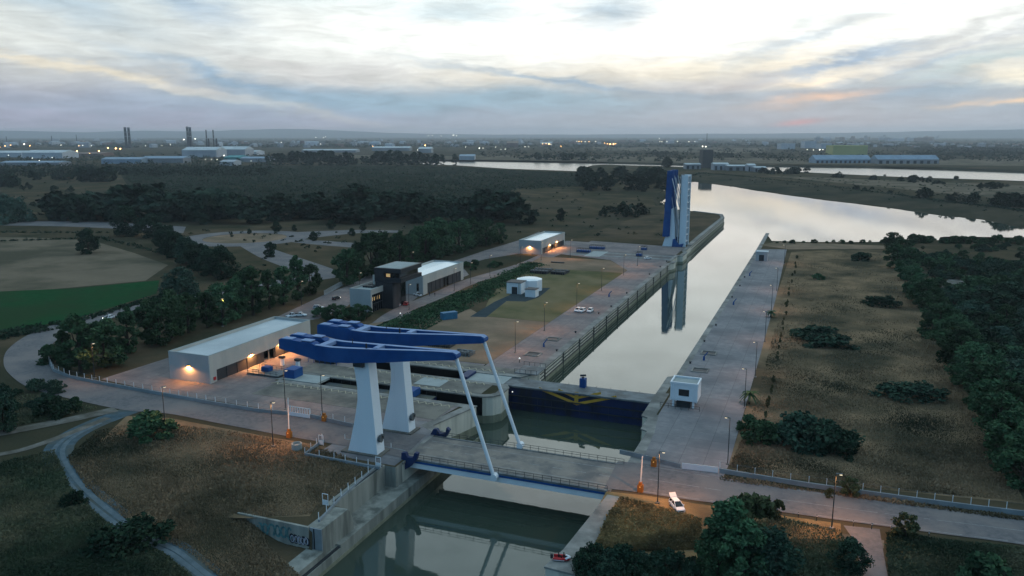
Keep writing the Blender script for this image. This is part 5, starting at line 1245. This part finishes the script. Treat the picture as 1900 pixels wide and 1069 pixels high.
for u, v, vt, lb in ((501, 477, 450, 'single round tree beside the link road'), (513, 430, 410, 'small tree on the far side of the roundabout exit'), (546, 429, 417, 'lowest small tree above the roundabout exit'), (581, 447, 430, 'small tree at the fork of the two roads'), (614, 425, 408, 'small tree in the dry clearing'), (653, 438, 423, 'thin small tree beside the branch road, upper'), (675, 453, 437, 'thin small tree beside the branch road, lower'), (673, 428, 414, 'small tree in front of the tree belt, right of the clearing'), (430, 440, 432, 'low bush on the roundabout island'), (463, 434, 424, 'bush at the back of the roundabout island'), (1040, 408, 387, 'single round tree on the pale clearing'), (1287, 389, 349, 'tree on the bank just right of the raised bridge'), (10, 414, 364, 'pale tree at the left edge beside the highway'), (36, 408, 386, 'small dark tree beside the highway at the left edge'), (62, 410, 396, 'small bush beside the highway, left'), (118, 411, 398, 'small bush beside the highway, under the belt'), (165, 470, 425, 'dark tree by the highway above the tan field')):
    plant('dark' if u not in (10,) else 'silver', u, v, vt, lb, wide=.95)
GD = 'tall trees of the far belt'; LD = 'tall hazy tree in the far belt in front of the industrial sheds'
for i in range(58):
    u = 500+i*6.1+rnd.uniform(-4, 4); v = 307+rnd.uniform(-2, 1)
    ht = 22+7*math.exp(-((u-722)/22)**2)+5*math.exp(-((u-590)/40)**2)+rnd.uniform(-5, 4)-(6 if 655 < u < 690 else 0)
    plant('fartall', u, v, v-ht, LD, GD, wide=1.25)
LE = 'dark tree in the clumps left of the scrub grove'; GE = 'dark trees on the left plain'
for a, b, v, vt, n in ((148, 210, 336, 309, 10), (58, 132, 333, 318, 9), (-10, 34, 346, 322, 7), (36, 60, 352, 340, 3), (0, 90, 322, 312, 8), (214, 300, 372, 360, 4), (95, 110, 356, 344, 2), (130, 142, 356, 346, 2), (10, 180, 384, 374, 8)):
    for i in range(n):
        u = rnd.uniform(a, b); plant('far', u, v+rnd.uniform(-2, 2), vt+rnd.uniform(-2, 5), LE, GE, wide=1.2)
LF = 'dark tree in the thicket on the spit left of the raised bridge'; GF = 'trees of the spit'
for i in range(34):
    u = rnd.uniform(1078, 1234); v = rnd.uniform(322, 356); plant('far', u, v, max(309, v-rnd.uniform(18, 32)), LF, GF, wide=1.2)
for i in range(14):
    u = rnd.uniform(1102, 1200); v = rnd.uniform(394, 404); plant('far', u, v, v-rnd.uniform(10, 22), 'low dark tree in the clump on the dry land left of the raised bridge', 'low trees left of the raised bridge', wide=1.2)
LG = 'dark bushy tree on the strip of land between the two rivers'; GG = 'trees between the two rivers'
for a, b, v, vt, n in ((1405, 1482, 322, 311, 12), (1490, 1504, 321, 308, 3), (1225, 1242, 310, 292, 4), (1540, 1570, 328, 320, 4), (1608, 1622, 333, 323, 3), (1640, 1655, 328, 320, 2), (1660, 1672, 335, 327, 2), (1688, 1728, 338, 323, 8), (1735, 1752, 342, 334, 3), (1766, 1776, 334, 327, 2), (1812, 1862, 350, 337, 9), (1868, 1880, 346, 339, 2), (1520, 1534, 358, 336, 4), (1672, 1730, 367, 348, 10), (1730, 1790, 374, 358, 9), (1788, 1812, 376, 356, 4), (1815, 1905, 384, 358, 16), (1812, 1828, 400, 370, 3), (1320, 1420, 336, 330, 8), (1560, 1660, 352, 345, 9), (1780, 1900, 392, 380, 8), (1560, 1660, 358, 350, 8)):
    for i in range(n):
        u = rnd.uniform(a, b); plant('farbush' if v-vt < 12 else 'far', u, v+rnd.uniform(-1.5, 1.5), vt+rnd.uniform(-1, 5), LG, GG, wide=1.1)
LH = 'dark tree on the far side of the upper river'; GH = 'trees beyond the upper river'
for a, b, v, vt, n in ((994, 1085, 297, 284, 14), (1138, 1150, 303, 284, 3), (1205, 1240, 290, 279, 5), (1300, 1430, 292, 284, 12), (880, 900, 298, 290, 2)):
    for i in range(n):
        u = rnd.uniform(a, b); plant('far', u, v+rnd.uniform(-1, 1), vt+rnd.uniform(-2, 3), LH, GH, wide=1.3)
# the row and the wood on the right
GI = 'big trees of the right row'; LI = 'big bushy tree in the row between the dry meadow and the right hand wood'
for i, (u, v) in enumerate(((1655, 466), (1663, 498), (1683, 520), (1692, 545), (1716, 572), (1736, 600), (1740, 628), (1762, 652), (1778, 684), (1800, 716), (1812, 752), (1838, 786), (1852, 826), (1880, 862), (1895, 905), (1672, 482), (1702, 560), (1758, 625), (1830, 740), (1866, 800), (1890, 850), (1925, 880), (1688, 500), (1790, 668))):
    plant('broad', u, v, v-(34+(v-466)*.17)*rnd.uniform(.9, 1.15), LI, GI, wide=1.2)
plant('broad', 1692, 455, 433, 'lone small tree at the water edge behind the right row')
LJ = 'leafy tree or thicket in the wood at the right edge'; GJ = 'trees of the right hand wood'
WOOD = [(1690, 462), (1760, 455), (1960, 450), (1960, 840), (1900, 790), (1840, 700), (1790, 640), (1745, 560)]
n = 0
while n < 230:
    u, v = rnd.uniform(1690, 1960), 452+388*rnd.random()**1.5
    if not inside((u, v), WOOD) or (abs(u-1762) < 24 and abs(v-532) < 16): continue
    plant(rnd.choice(('broad', 'dark', 'bush', 'darkbush', 'silver') if v > 560 else ('bush', 'broad', 'darkbush', 'dark')), u, v, None, LJ, GJ, wide=1.35, zz=rnd.uniform(1.8, 3) if v < 478 else rnd.uniform(3.2, 5) if v < 540 else rnd.uniform(4, 7.5)); n += 1
for i in range(26):
    u = 1440+i*18+rnd.uniform(-7, 7); plant('bush', u, 450+rnd.uniform(-1, 2), None, 'low bush on the bank at the end of the dry meadow', 'bushes along the far bank', 'shrub', wide=1.2, zz=rnd.uniform(1.2, 2.6) if u < 1640 else rnd.uniform(2.5, 5))
# bushes of the dry meadow
for u, v, vt, w, lb, k in ((1525, 637, 609, 1.6, 'wide dark bush in the middle of the dry meadow', 'darkbush'), (1636, 567, 549, 1.7, 'flat dark bush in the upper right of the dry meadow', 'darkbush'), (1690, 738, 710, 1.7, 'wide dark bush on the right side of the dry meadow', 'darkbush'), (1412, 822, 782, 1.0, 'green bush at the quay edge, right of the palm', 'bush'), (1388, 800, 770, .8, 'small green bush at the quay edge, leftmost of its clump', 'bush'), (1490, 822, 772, 1.0, 'tallest bush of the big clump in the near dry meadow', 'darkbush'), (1530, 832, 785, 1.1, 'right hand bush of the big clump in the near dry meadow', 'darkbush'), (1555, 838, 798, .8, 'lower end bush of the big clump in the near dry meadow', 'darkbush'), (1598, 482, 469, 1.5, 'dark bush at the far end of the dry meadow', 'darkbush'), (1518, 518, 508, 1.4, 'low bush in the far left of the dry meadow', 'bush'), (1436, 820, 790, .9, 'bush between the quay edge bush and the big clump', 'bush')):
    plant(k, u, v, vt, lb, None, 'shrub', wide=w)
for i in range(30):
    f = i/29; u = 1482-50*f-10*f*f+rnd.uniform(-1.5, 1.5); v = 472+300*f**1.25+rnd.uniform(-3, 3)
    if rnd.random() < .85: plant('olive', u, v, None, 'small dark sapling in the planted line beside the east quay', 'saplings beside the east quay', 'shrub', wide=.55, zz=rnd.uniform(1.2, 2.4))
def palm(u, v, vt, lb):
    g = G(u, v); h = HT(u, v, vt); t = thing('palm_tree', lb, 'palm', g, 'palms beside the east quay')
    MB().tube(g, g+Vector((0, 0, h*.6)), .28, .2, 8).build('trunk', 'bark', t); mb = MB()
    for i in range(22):
        a = i*2.4; e = .9-(i % 5)*.32; r = h*.55; p = g+Vector((0, 0, h*.6)); q = None
        for k in range(1, 5):
            s = k/4; c = g+Vector((math.cos(a)*r*s, math.sin(a)*r*s, h*.6+r*(e*s-.75*s*s))); w = .62*(1-s*.8)
            sd_ = Vector((-math.sin(a), math.cos(a), 0))*w
            if q is None: q = (p-sd_*.4, p+sd_*.4)
            mb.add([q[0], q[1], c+sd_, c-sd_], [(0, 1, 2, 3)]); q = (c-sd_, c+sd_); 
    mb.build('crown', 'leaf', t)
palm(1390, 750, 716, 'small palm at the edge of the east quay, nearer the cabin'); palm(1430, 589, 571, 'small palm at the edge of the east quay, farther along')
# near right corner
for u, v, vt, k, w, lb in ((1350, 1072, 918, 'tall', 1.1, 'large dense tree at the bottom right, left of two others'), (1330, 1080, 980, 'broad', .9, 'lower tree at the foot of the large bottom right tree'), (1392, 1012, 914, 'olive', .95, 'olive green tree behind the large bottom right tree'), (1425, 1092, 982, 'dark', 1.0, 'very dark round tree at the bottom right, right of the large tree'), (1372, 1095, 965, 'broad', .9, 'dark green tree between the large tree and the very dark round tree')):
    plant(k, u, v, vt, lb, wide=w)
for i in range(30):
    u = rnd.uniform(1072, 1300); v = rnd.uniform(1040, 1108); plant('darkbush', u, v, None, 'dark bush in the thicket at the bottom edge beside the red dinghy', 'bushes of the bottom thicket', 'shrub', wide=.8, zz=rnd.uniform(1.8, 3.2))
for u, v, vt, w, k, lb in ((1680, 998, 953, 1.0, 'olive', 'dry olive bush on the verge below the right road'), (1577, 921, 886, 1.0, 'olive', 'bush against the fence above the right road'), (1575, 1062, 1000, 1.1, 'dark', 'dark bush beside the side path at the bottom right'), (1825, 1092, 1030, 1.0, 'bush', 'green bush at the bottom edge on the far right'), (280, 810, 766, 1.1, 'bush', 'lone green bush beside the left road'), (243, 1016, 966, 1.1, 'darkbush', 'dark round bush beside the gravel track'), (137, 936, 914, .9, 'darkbush', 'small dark bush left of the gravel track'), (105, 770, 737, .9, 'darkbush', 'dark bush above the dirt track, right of its group'), (140, 757, 737, .8, 'bush', 'small bush above the dirt track at the end of its group'), (8, 802, 735, .9, 'dark', 'dark tree at the left edge above the dirt track'), (1540, 925, 905, .8, 'olive', 'small bush against the fence left of the lamp post'), (1442, 965, 925, .6, 'olive', 'thin shrub beside the right road behind the dark trees')):
    plant(k, u, v, vt, lb, None, 'shrub' if vt > 740 or k != 'dark' else 'tree', wide=w)
for i in range(14): plant('darkbush', rnd.uniform(0, 110), rnd.uniform(722, 762), None, 'low dark bush on the slope at the left edge above the dirt track', 'low bushes at the left edge', 'shrub', wide=.9, zz=rnd.uniform(1.5, 3))
for i, u in enumerate((618, 634, 650, 666, 680, 608)): plant('broad', u, 592+i % 2*3, 563+i % 3*3, 'leafy shrub in the clump in front of the pale wing', 'shrubs in front of the control building', 'shrub', wide=1.1)
for i in range(10): plant('bush', rnd.uniform(858, 935), rnd.uniform(490, 503), None, 'low shrub on the planted island beyond the hall', 'shrubs of the planted island', 'shrub', zz=rnd.uniform(1.5, 3.2))
plant('bush', 594, 588, 570, 'small round bush behind the near shed', None, 'shrub')
for (gname, parts), lb in zip(MASS.items(), ('hazy belt of tall trees in front of the industrial sheds', 'dark thicket on the spit left of the raised bridge', 'dark bushes and trees on the land between the two rivers', 'dark tree clumps beyond the upper river', 'dark tree clumps on the plain at the left')):
    V = np.concatenate(parts); o = bpy.data.objects.new('woodland', np_mesh('woodland', V, np.arange(len(V)).reshape(-1, 4), 'leaf_far')); C.objects.link(o); tag(o, lb, 'woodland', kind='stuff')
for t in PROTO:
    for c in list(t.children): bpy.data.objects.remove(c)
    bpy.data.objects.remove(t)
# hedge along the service road
L = spline([G(*p) for p in [(738, 612), (790, 588), (840, 566), (890, 543), (940, 518), (990, 492)]], 30); P = []
for i in range(14000):
    k = int(NR.integers(0, len(L)-1)); p = L[k].lerp(L[k+1], NR.random()); d = (L[k+1]-L[k]).normalized(); w = NR.normal()*4.6*(1.15-.55*k/len(L))*(1+.3*math.sin(p.y*.21)); w = max(-9, min(9, w)); f = math.exp(-(w/7)**2)
    P.append((p.x-d.y*w, p.y+d.x*w, .1+f*(1.5+.7*math.sin(p.y*.31)*math.sin(p.y*.83+w))*NR.random()**.4))
o = bpy.data.objects.new('hedge', leaves(np.array(P), .75, mat='leaf', name='hedge')); C.objects.link(o); tag(o, 'long irregular dark hedge between the service road and the dirt plaza', 'hedge')
# ------------------------------------------------------------------ ground cover nobody could count
def in_uv(poly, n, power=1.0):
    us = [p[0] for p in poly]; vs = [p[1] for p in poly]; out = []
    while len(out) < n:
        u = rnd.uniform(min(us), max(us)); v = min(vs)+(max(vs)-min(vs))*rnd.random()**power
        if inside((u, v), poly): out.append(G(u, v))
    return out
def shrub_cover(name, label, spots, hs, per, ls, mat):
    P = []
    for g in spots:
        h = rnd.uniform(*hs); r = h*rnd.uniform(.7, 1.5)
        d = NR.normal(size=(per, 3)); d /= np.linalg.norm(d, axis=1)[:, None]; d[:, 2] = np.abs(d[:, 2]); d *= NR.uniform(.5, 1, per)[:, None]
        P.append(np.array([g.x, g.y, gh(g.x, g.y)])+d*np.array([r, r, h]))
    o = bpy.data.objects.new(name, leaves(np.concatenate(P), ls, mat=mat, name=name)); C.objects.link(o); return tag(o, label, 'scrub', kind='stuff')
GROVE = [(215, 312), (480, 310), (850, 311), (1075, 322), (1100, 345), (960, 352), (940, 375), (900, 396), (310, 396), (250, 350)]
shrub_cover('grove_scrub', 'dense low green scrub covering the wide plain behind the tree belt', in_uv(GROVE, 8000), (1.1, 2.4), 12, 1.35, 'leaf_far')
shrub_cover('plain_scrub', 'scattered low bushes on the dry plains', in_uv([(0, 330), (300, 335), (300, 400), (0, 400)], 90)+in_uv([(950, 350), (1235, 350), (1235, 440), (960, 440)], 60)+in_uv([(300, 425), (940, 422), (940, 450), (700, 470), (560, 470)], 70)+in_uv([(1290, 320), (1900, 345), (1900, 395), (1300, 325)], 220)+in_uv([(380, 480), (520, 480), (540, 520), (400, 520)], 30), (.8, 2.2), 18, 1.1, 'leaf_far')
shrub_cover('bank_scrub', 'reeds and low bushes along the river banks', [fb_t[i].lerp(fb_t[i+1], f) for i in range(len(fb_t)-1) for f in np.linspace(0, .95, 28)]+[fb_w[i].lerp(fb_t[i], .45)-Vector((0, 0, 0)) for i in range(len(fb_w)) for q in range(1)], (1.0, 2.6), 16, 1.4, 'leaf_far')
shrub_cover('ditch_scrub', 'dark low bushes along the ditch beside the green field', [G(u, v)+Vector((rnd.uniform(-2, 2), rnd.uniform(-2, 2), 0)) for (u0, v0), (u1, v1) in (((0, 618), (140, 598)), ((140, 598), (240, 568)), ((240, 568), (310, 548)), ((0, 448), (190, 442)), ((190, 442), (300, 470)), ((0, 432), (200, 432)), ((0, 628), (90, 612))) for f in np.linspace(0, 1, 42) for u, v in ((u0+(u1-u0)*f, v0+(v1-v0)*f),)], (.7, 2.0), 16, .9, 'leaf_dark')
def tufts(name, label, poly, n, h, mat, power=.8, xy=None):
    """upright grass blades in small tufts"""
    P = np.array([(g.x, g.y, gh(g.x, g.y)) for g in (in_uv(poly, n, power))])
    a = NR.uniform(0, 6.283, n); hh = h*NR.uniform(.4, 1.3, n)*(.8+.35*np.sin(P[:, 0]*.23+np.sin(P[:, 1]*.11)*2)*np.sin(P[:, 1]*.17+P[:, 0]*.06)); w = hh*NR.uniform(.25, .6, n)
    dx, dy = np.cos(a)*w, np.sin(a)*w; lx, ly = NR.normal(size=n)*hh*.35, NR.normal(size=n)*hh*.35
    V = np.stack([P-np.stack([dx*.5, dy*.5, np.full(n, .03)], 1), P+np.stack([dx*.5, dy*.5, np.full(n, -.03)], 1), P+np.stack([dx*.7+lx, dy*.7+ly, hh], 1), P+np.stack([-dx*.55+lx, -dy*.55+ly, hh*.9], 1)], 1).reshape(-1, 3)
    o = bpy.data.objects.new(name, np_mesh(name, V, np.arange(4*n).reshape(n, 4), mat)); C.objects.link(o); return tag(o, label, 'grass', kind='stuff')
tufts('dry_grass', 'dry brown grass of the west meadow', [(245, 785), (400, 796), (590, 830), (690, 868), (575, 955), (480, 960), (560, 1035), (470, 1055), (330, 1015), (262, 985), (160, 905), (125, 850), (180, 800)], 80000, .4, 'grass_dry')
tufts('dry_grass', 'dark rough grass at the bottom left of the gravel track', [(-20, 865), (100, 835), (130, 905), (190, 965), (250, 1005), (330, 1040), (430, 1075), (-20, 1075)], 80000, .55, 'grass_green')
tufts('dry_grass', 'dry brown grass of the east meadow', [(1355, 865), (1400, 755), (1440, 600), (1470, 470), (1640, 470), (1690, 560), (1780, 720), (1880, 890), (1900, 930), (1600, 905), (1400, 880)], 95000, .38, 'grass_dry', .8)
tufts('dry_grass', 'golden dry grass on the verge beside the white car', [(1152, 924), (1230, 945), (1300, 965), (1300, 1020), (1100, 1026), (1128, 960)], 30000, .6, 'grass_gold')
tufts('dry_grass', 'patchy dry grass below the right road', [(1440, 960), (1560, 985), (1600, 1080), (1300, 1080), (1300, 990)], 20000, .5, 'grass_green')
tufts('dry_grass', 'rough grass at the bottom right below the road', [(1645, 988), (1900, 1020), (1960, 1080), (1650, 1080)], 28000, .5, 'grass_green')
tufts('dry_grass', 'dark grass between the tracks at the left edge', [(-20, 725), (110, 740), (180, 758), (60, 785), (-20, 800)], 7000, .5, 'grass_green')
tufts('dry_grass', 'weeds along the foot of the fences', [(1336, 884), (1900, 962), (1900, 968), (1336, 892)], 2500, .5, 'grass_dry')

# ================================================================== the far plain: industry, town and lights
def far_hall(label, u0, u1, vb, vt, mat='town_grey', depth=60, roof='roof_blue', cat='warehouse', name='warehouse', ridge=.25, bands=0, group=None):
    a, b = G(u0, vb), G(u1, vb); h = max(3, HT((u0+u1)/2, vb, vt)); d = (b-a).normalized(); q = Vector((-d.y, d.x, 0))
    if q.dot(a) < 0: q = -q
    c, e = b+q*depth, a+q*depth; t = thing(name, label, cat, a, group); hw = h*(1-ridge)
    MB().hexa([tuple(p) for p in (a, b, c, e)]+[(p.x, p.y, hw) for p in (a, b, c, e)]).build('wall', mat, t)
    m1, m2 = (a+e)/2-d*.5, (b+c)/2+d*.5; o = .8
    if ridge > 0:
        A = [(p.x, p.y, hw+.05) for p in (a-q*o-d*.5, b-q*o+d*.5, c+q*o+d*.5, e+q*o-d*.5)]; Rr = [(m1.x, m1.y, h), (m2.x, m2.y, h)]
        MB().add(A+Rr, [(0, 1, 5, 4), (1, 2, 5), (2, 3, 4, 5), (3, 0, 4), (3, 2, 1, 0)]).build('roof', roof, t)
    if bands:
        mb = MB(); n = bands
        for i in range(n):
            p = a.lerp(b, (i+.25)/n)-q*.15; r = a.lerp(b, (i+.7)/n)-q*.15
            MB().hexa([tuple(p)[:2]+(.2,), tuple(r)[:2]+(.2,), tuple(r-q*-.1)[:2]+(.2,), tuple(p-q*-.1)[:2]+(.2,), tuple(p)[:2]+(hw*.7,), tuple(r)[:2]+(hw*.7,), tuple(r-q*-.1)[:2]+(hw*.7,), tuple(p-q*-.1)[:2]+(hw*.7,)]).build('bay_door', 'shutter', t)
    return t
far_hall('yellow green warehouse block beyond the upper river', 1545, 1609, 290, 270, 'town_yellow', 60, 'town_yellow', ridge=0)
far_hall('long pale blue warehouse with a ribbed roof in front of the yellow block', 1513, 1616, 303, 288, 'roof_blue', 45, 'roof_blue', ridge=.55, bands=12)
far_hall('long pale blue warehouse with open bays, right of the ribbed one', 1628, 1742, 304, 288, 'town_grey', 40, 'roof_blue', ridge=.5, bands=9)
for u0, u1, vb, vt, lb in ((1449, 1475, 277, 266, 'leftmost of three white blocks beyond the upper river'), (1493, 1515, 275, 262, 'middle one of three white blocks beyond the upper river'), (1523, 1543, 277, 266, 'rightmost of three white blocks, beside the yellow one')): far_hall(lb, u0, u1, vb, vt, 'town_white', 60, ridge=0, cat='block', name='block')
far_hall('dark silo tower with white lamps among the works on the spit', 1303, 1322, 312, 278, 'town_dark', 30, ridge=0, cat='silo', name='silo')
for u0, u1, vb, vt, lb, m_ in ((1272, 1300, 314, 303, 'low pale building left of the dark silo', 'town_grey'), (1324, 1352, 316, 302, 'pale works building right of the dark silo', 'town_grey'), (1350, 1388, 317, 306, 'grey works building with a bright roof on the spit', 'town_grey'), (1388, 1402, 318, 304, 'narrow pale works building on the spit', 'town_grey'), (1400, 1422, 319, 309, 'low pale shed at the right end of the works', 'town_grey')): far_hall(lb, u0, u1, vb, vt, m_, 22, 'roof_pale', 'works', 'works_building', .2, 3)
for u0, u1, vb, vt, m_, rf, lb in ((-60, 40, 292, 280, 'town_white', 'roof_pale', 'broad white factory hall at the left edge'), (42, 116, 294, 279, 'town_white', 'roof_pale', 'second white factory hall from the left edge'), (118, 186, 290, 283, 'town_brick', 'town_brick', 'reddish low factory hall beside the orange lights'), (188, 262, 304, 292, 'roof_blue', 'roof_blue', 'long pale blue hall under the left chimneys'), (262, 340, 303, 290, 'town_grey', 'roof_blue', 'pale blue hall right of the left chimneys'), (338, 402, 292, 273, 'town_grey', 'roof_pale', 'tall grey hall under the right chimneys'), (404, 455, 290, 272, 'town_grey', 'roof_pale', 'tall pale hall right of the lattice masts'), (416, 443, 299, 289, 'town_teal', 'town_teal', 'teal warehouse in front of the tall halls'), (408, 434, 308, 297, 'town_white', 'town_white', 'small white shed in front of the teal warehouse'), (446, 500, 301, 291, 'town_grey', 'roof_blue', 'low grey hall at the right end of the works'), (456, 476, 288, 279, 'town_white', 'roof_pale', 'white hall beyond the low grey hall'), (0, 110, 308, 299, 'town_grey', 'roof_blue', 'long low grey shed in front of the white factory halls'), (560, 660, 283, 277, 'town_grey', 'roof_pale', 'hazy grey hall beyond the far tree belt, left'), (690, 760, 280, 272, 'town_grey', 'roof_pale', 'hazy grey hall beyond the far tree belt, middle'), (776, 800, 284, 273, 'town_grey', 'roof_pale', 'hazy block beyond the right end of the far tree belt'), (852, 880, 297, 287, 'town_grey', 'roof_blue', 'small pale building at the left end of the upper river'), (1003, 1024, 272, 264, 'town_brick', 'roof_pale', 'lit hall on the plain behind the upper river'), (940, 962, 274, 262, 'town_brick', 'town_brick', 'reddish tall block behind the upper river')):
    far_hall(lb, u0, u1, vb, vt, m_, 90 if vb < 300 else 50, rf, ridge=.3)
def tall(label, u, vb, vt, w, name='chimney', cat='chimney', mat='chimney', taper=.85, rings=3):
    g = G(u, vb); h = HT(u, vb, vt); r = w*g.length/FPX/2; t = thing(name, label, cat, g, 'chimneys of the power works')
    MB().tube(g, g+Vector((0, 0, h)), r, r*taper, 14).build('shaft', mat, t)
    for i in range(rings): z = h*(.55+.2*i); MB().tube(g+Vector((0, 0, z)), g+Vector((0, 0, z+h*.025)), r*1.12, r*1.12, 14).build('ring', 'town_grey', t)
for u, vt, lb in ((235, 236, 'left chimney of the left pair'), (241.5, 236.5, 'right chimney of the left pair'), (350, 235, 'left chimney of the middle pair'), (355, 236, 'right chimney of the middle pair')): tall('dark '+lb+' above the factory halls', u, 275, vt, 4.4)
for u, u2, lb in ((384.5, 388.5, 'left'), (397.5, 403, 'right')):
    tall('thin dark '+lb+' stack of the right pair, above the tall hall', u, 277, 241, 2.6, 'stack', 'stack', taper=.7, rings=2); tall('stubby dark '+lb+' stack leaning against the thin right pair', u2, 281, 257, 4.5, 'stack', 'stack', taper=.5, rings=1)
for u, vb, vt in ((13, 268, 253), (97, 268, 252), (143, 268, 250), (1311, 272, 247)): tall('thin hazy mast on the skyline', u, vb, vt, 1.6, 'mast', 'mast', taper=.5, rings=0)
# houses and blocks of the town
hs = []
for k in range(3):
    w, d, h = ((22, 16, 9), (40, 18, 14), (16, 16, 22))[k]; mb = MB().box(-w/2, w/2, -d/2, d/2, 0, h); mb.add([(-w/2-.5, -d/2-.5, h+.05), (w/2+.5, -d/2-.5, h+.05), (w/2+.5, d/2+.5, h+.05), (-w/2-.5, d/2+.5, h+.05), (-w/2, 0, h+3), (w/2, 0, h+3)], [(0, 1, 5, 4), (1, 2, 5), (2, 3, 4, 5), (3, 0, 4), (3, 2, 1, 0)])
    for m_ in ('town_white', 'town_grey', 'town_brick'):
        o = mb.build('town_house', m_); hs.append(o)
first = set()
def house(u, v, label, group, s=1.0, kinds=range(9)):
    k = rnd.choice(list(kinds)); o = hs[k]
    if k in first: o = o.copy(); C.objects.link(o)
    first.add(k)
    g = G(u, v); o.location = g; o.rotation_euler = (0, 0, rnd.uniform(0, 3.14)); o.scale = (s*rnd.uniform(.7, 1.5), s*rnd.uniform(.7, 1.3), s*rnd.uniform(.7, 1.3)); tag(o, label, 'house', group)
for i in range(110): house(rnd.uniform(0, 860), 258+rnd.random()*16, 'small hazy building of the town on the left skyline', 'buildings of the left town', 1.3, range(0, 6))
for i in range(60): house(rnd.uniform(860, 1450), 257+rnd.random()*13, 'small hazy building of the town on the middle skyline', 'buildings of the middle town', 1.2, range(0, 6))
for i in range(46): house(rnd.uniform(1510, 1740), rnd.uniform(258.5, 263), 'hazy apartment block of the town on the right skyline', 'apartment blocks of the right town', 2.0, (3, 4, 5, 7, 8))
for i in range(60): house(rnd.uniform(1500, 1900), rnd.uniform(266, 275), 'low pale house of the suburb beyond the warehouses', 'houses of the right suburb', 1.0, (0, 1, 2, 4))
for k, o in enumerate(hs):
    if k not in first: bpy.data.objects.remove(o)
def belt(name, label, n, u0, u1, v0, v1, pw, sz, ls):
    P = []
    for i in range(n):
        u = rnd.uniform(u0, u1); v = v0+(v1-v0)*rnd.random()**pw
        if math.sin(u*.013+v*1.7)+math.sin(u*.041-v*.9) < -.5: continue
        g = G(u, v); r = sz*rnd.uniform(.6, 1.5); h = rnd.uniform(5, 11)
        if inside((g.x, g.y), hole2): continue
        d = NR.normal(size=(10, 3)); d /= np.linalg.norm(d, axis=1)[:, None]; d[:, 2] = np.abs(d[:, 2])
        P.append(np.array([g.x, g.y, 0])+d*np.array([r, r*.7, h]))
    o = bpy.data.objects.new(name, leaves(np.concatenate(P), ls, flat=.2, mat='leaf_far', name=name)); C.objects.link(o); tag(o, label, 'woodland', kind='stuff')
belt('distant_wood', 'hazy tree lines scattered over the far plain', 2600, -60, 1960, 254.5, 274, .8, 26, 14)
belt('distant_wood', 'tree lines and hedges of the middle plain', 900, -60, 500, 309, 328, 1, 8, 4)
belt('distant_wood', 'tree lines on the plain beyond the upper river', 900, 880, 1960, 276, 300, 1, 10, 6)
belt('distant_wood', 'tree lines around the factory halls', 420, -60, 500, 286, 310, 1, 9, 5)
belt('distant_wood', 'dark woodland on the plain at the right edge', 900, 1700, 1960, 268, 290, 1, 14, 7)
# lamps of the far plain
def far_lamp(u, v, warm, big, label, group):
    vb = v+1.5; ok = vb > 259
    g = G(u, vb+4 if ok else 260); z = HT(u, vb+4 if ok else 260, v); D = g.length; r = D/FPX*(.95 if big else .5)
    t = thing('floodlight_mast', label, 'floodlight', g, group)
    MB().tube(g, g+Vector((0, 0, z)), max(.25, D*.00012), None, 5).build('mast', 'chimney', t)
    MB().lathe((g.x, g.y, z-r*.8), [(r*.4, 0), (r, r*.6), (r, r*1.1), (r*.4, r*1.7)], 8).build('lamp_head', 'far_orange' if warm else 'far_white', t)
for s_, ox, oy, data in ((3.958, 0, 220, '80,195,o 180,188,W 222,200,o 0,210,o 40,202,o 85,248,O 10,252,w 65,270,w 262,252,w 280,255,w 365,260,w 240,290,w 385,287,w 290,308,w 450,195,w 582,200,o 610,197,w 673,200,w 567,240,O 728,240,O 795,217,O 852,220,O 885,222,O 660,255,o 1070,200,w 1190,198,w 1253,192,w 1352,155,W 1435,150,W 1648,272,W 1845,312,w 1510,300,w 1555,300,w 1595,302,w'),
                         (3.958, 470, 220, '197,275,W 495,187,w 515,140,w 530,135,w 460,138,w 207,175,w 878,203,o 1263,197,O 1207,230,w 1285,127,w 1315,127,w 1380,127,w 1470,124,W 1492,127,w 1660,218,W 1687,218,w 1780,210,w 1818,227,w 1850,225,w 1560,210,w'),
                         (3.958, 940, 220, '85,177,w 265,187,o 290,186,o 310,188,O 325,190,w 400,203,o 515,168,w 530,168,o 550,170,o 577,170,w 605,170,o 653,170,w 720,180,o 740,185,o 760,188,O 785,188,O 800,185,o 160,207,w 135,207,w 1125,170,w 1140,170,w 1175,170,w 1255,170,w 1338,170,w 1382,170,w 1120,148,w 1438,205,W 1462,207,W'),
                         (3.8, 1400, 220, '370,220,w 413,222,w 458,220,W 480,220,w 540,222,w')):
    for tok in data.split():
        x, y, k = tok.split(','); far_lamp(ox+float(x)/s_, oy+float(y)/s_, k in 'oO', k in 'OW', 'distant %s %s lamp of the industrial plain at dusk' % ('bright' if k in 'OW' else 'faint', 'orange' if k in 'oO' else 'white'), 'distant %s %s lamps' % ('bright' if k in 'OW' else 'faint', 'orange' if k in 'oO' else 'white'))
# ================================================================== the air
mh = bpy.data.materials.new('haze'); mh.use_nodes = True; MATS['haze'] = mh; nt = mh.node_tree
for n_ in list(nt.nodes):
    if n_.type == 'BSDF_PRINCIPLED': nt.nodes.remove(n_)
pv = nt.nodes.new('ShaderNodeVolumePrincipled'); pv.inputs['Color'].default_value = (.82, .90, 1.0, 1); pv.inputs['Density'].default_value = HAZE = 6e-5; pv.inputs['Anisotropy'].default_value = 0.45
nt.links.new(pv.outputs[0], [n_ for n_ in nt.nodes if n_.type == 'OUTPUT_MATERIAL'][0].inputs['Volume'])
hz = MB().box(-28500, 28500, -2500, 28500, -11, 260).build('haze', 'haze'); tag(hz, 'thin blue dusk haze over the plain', 'haze', kind='stuff')
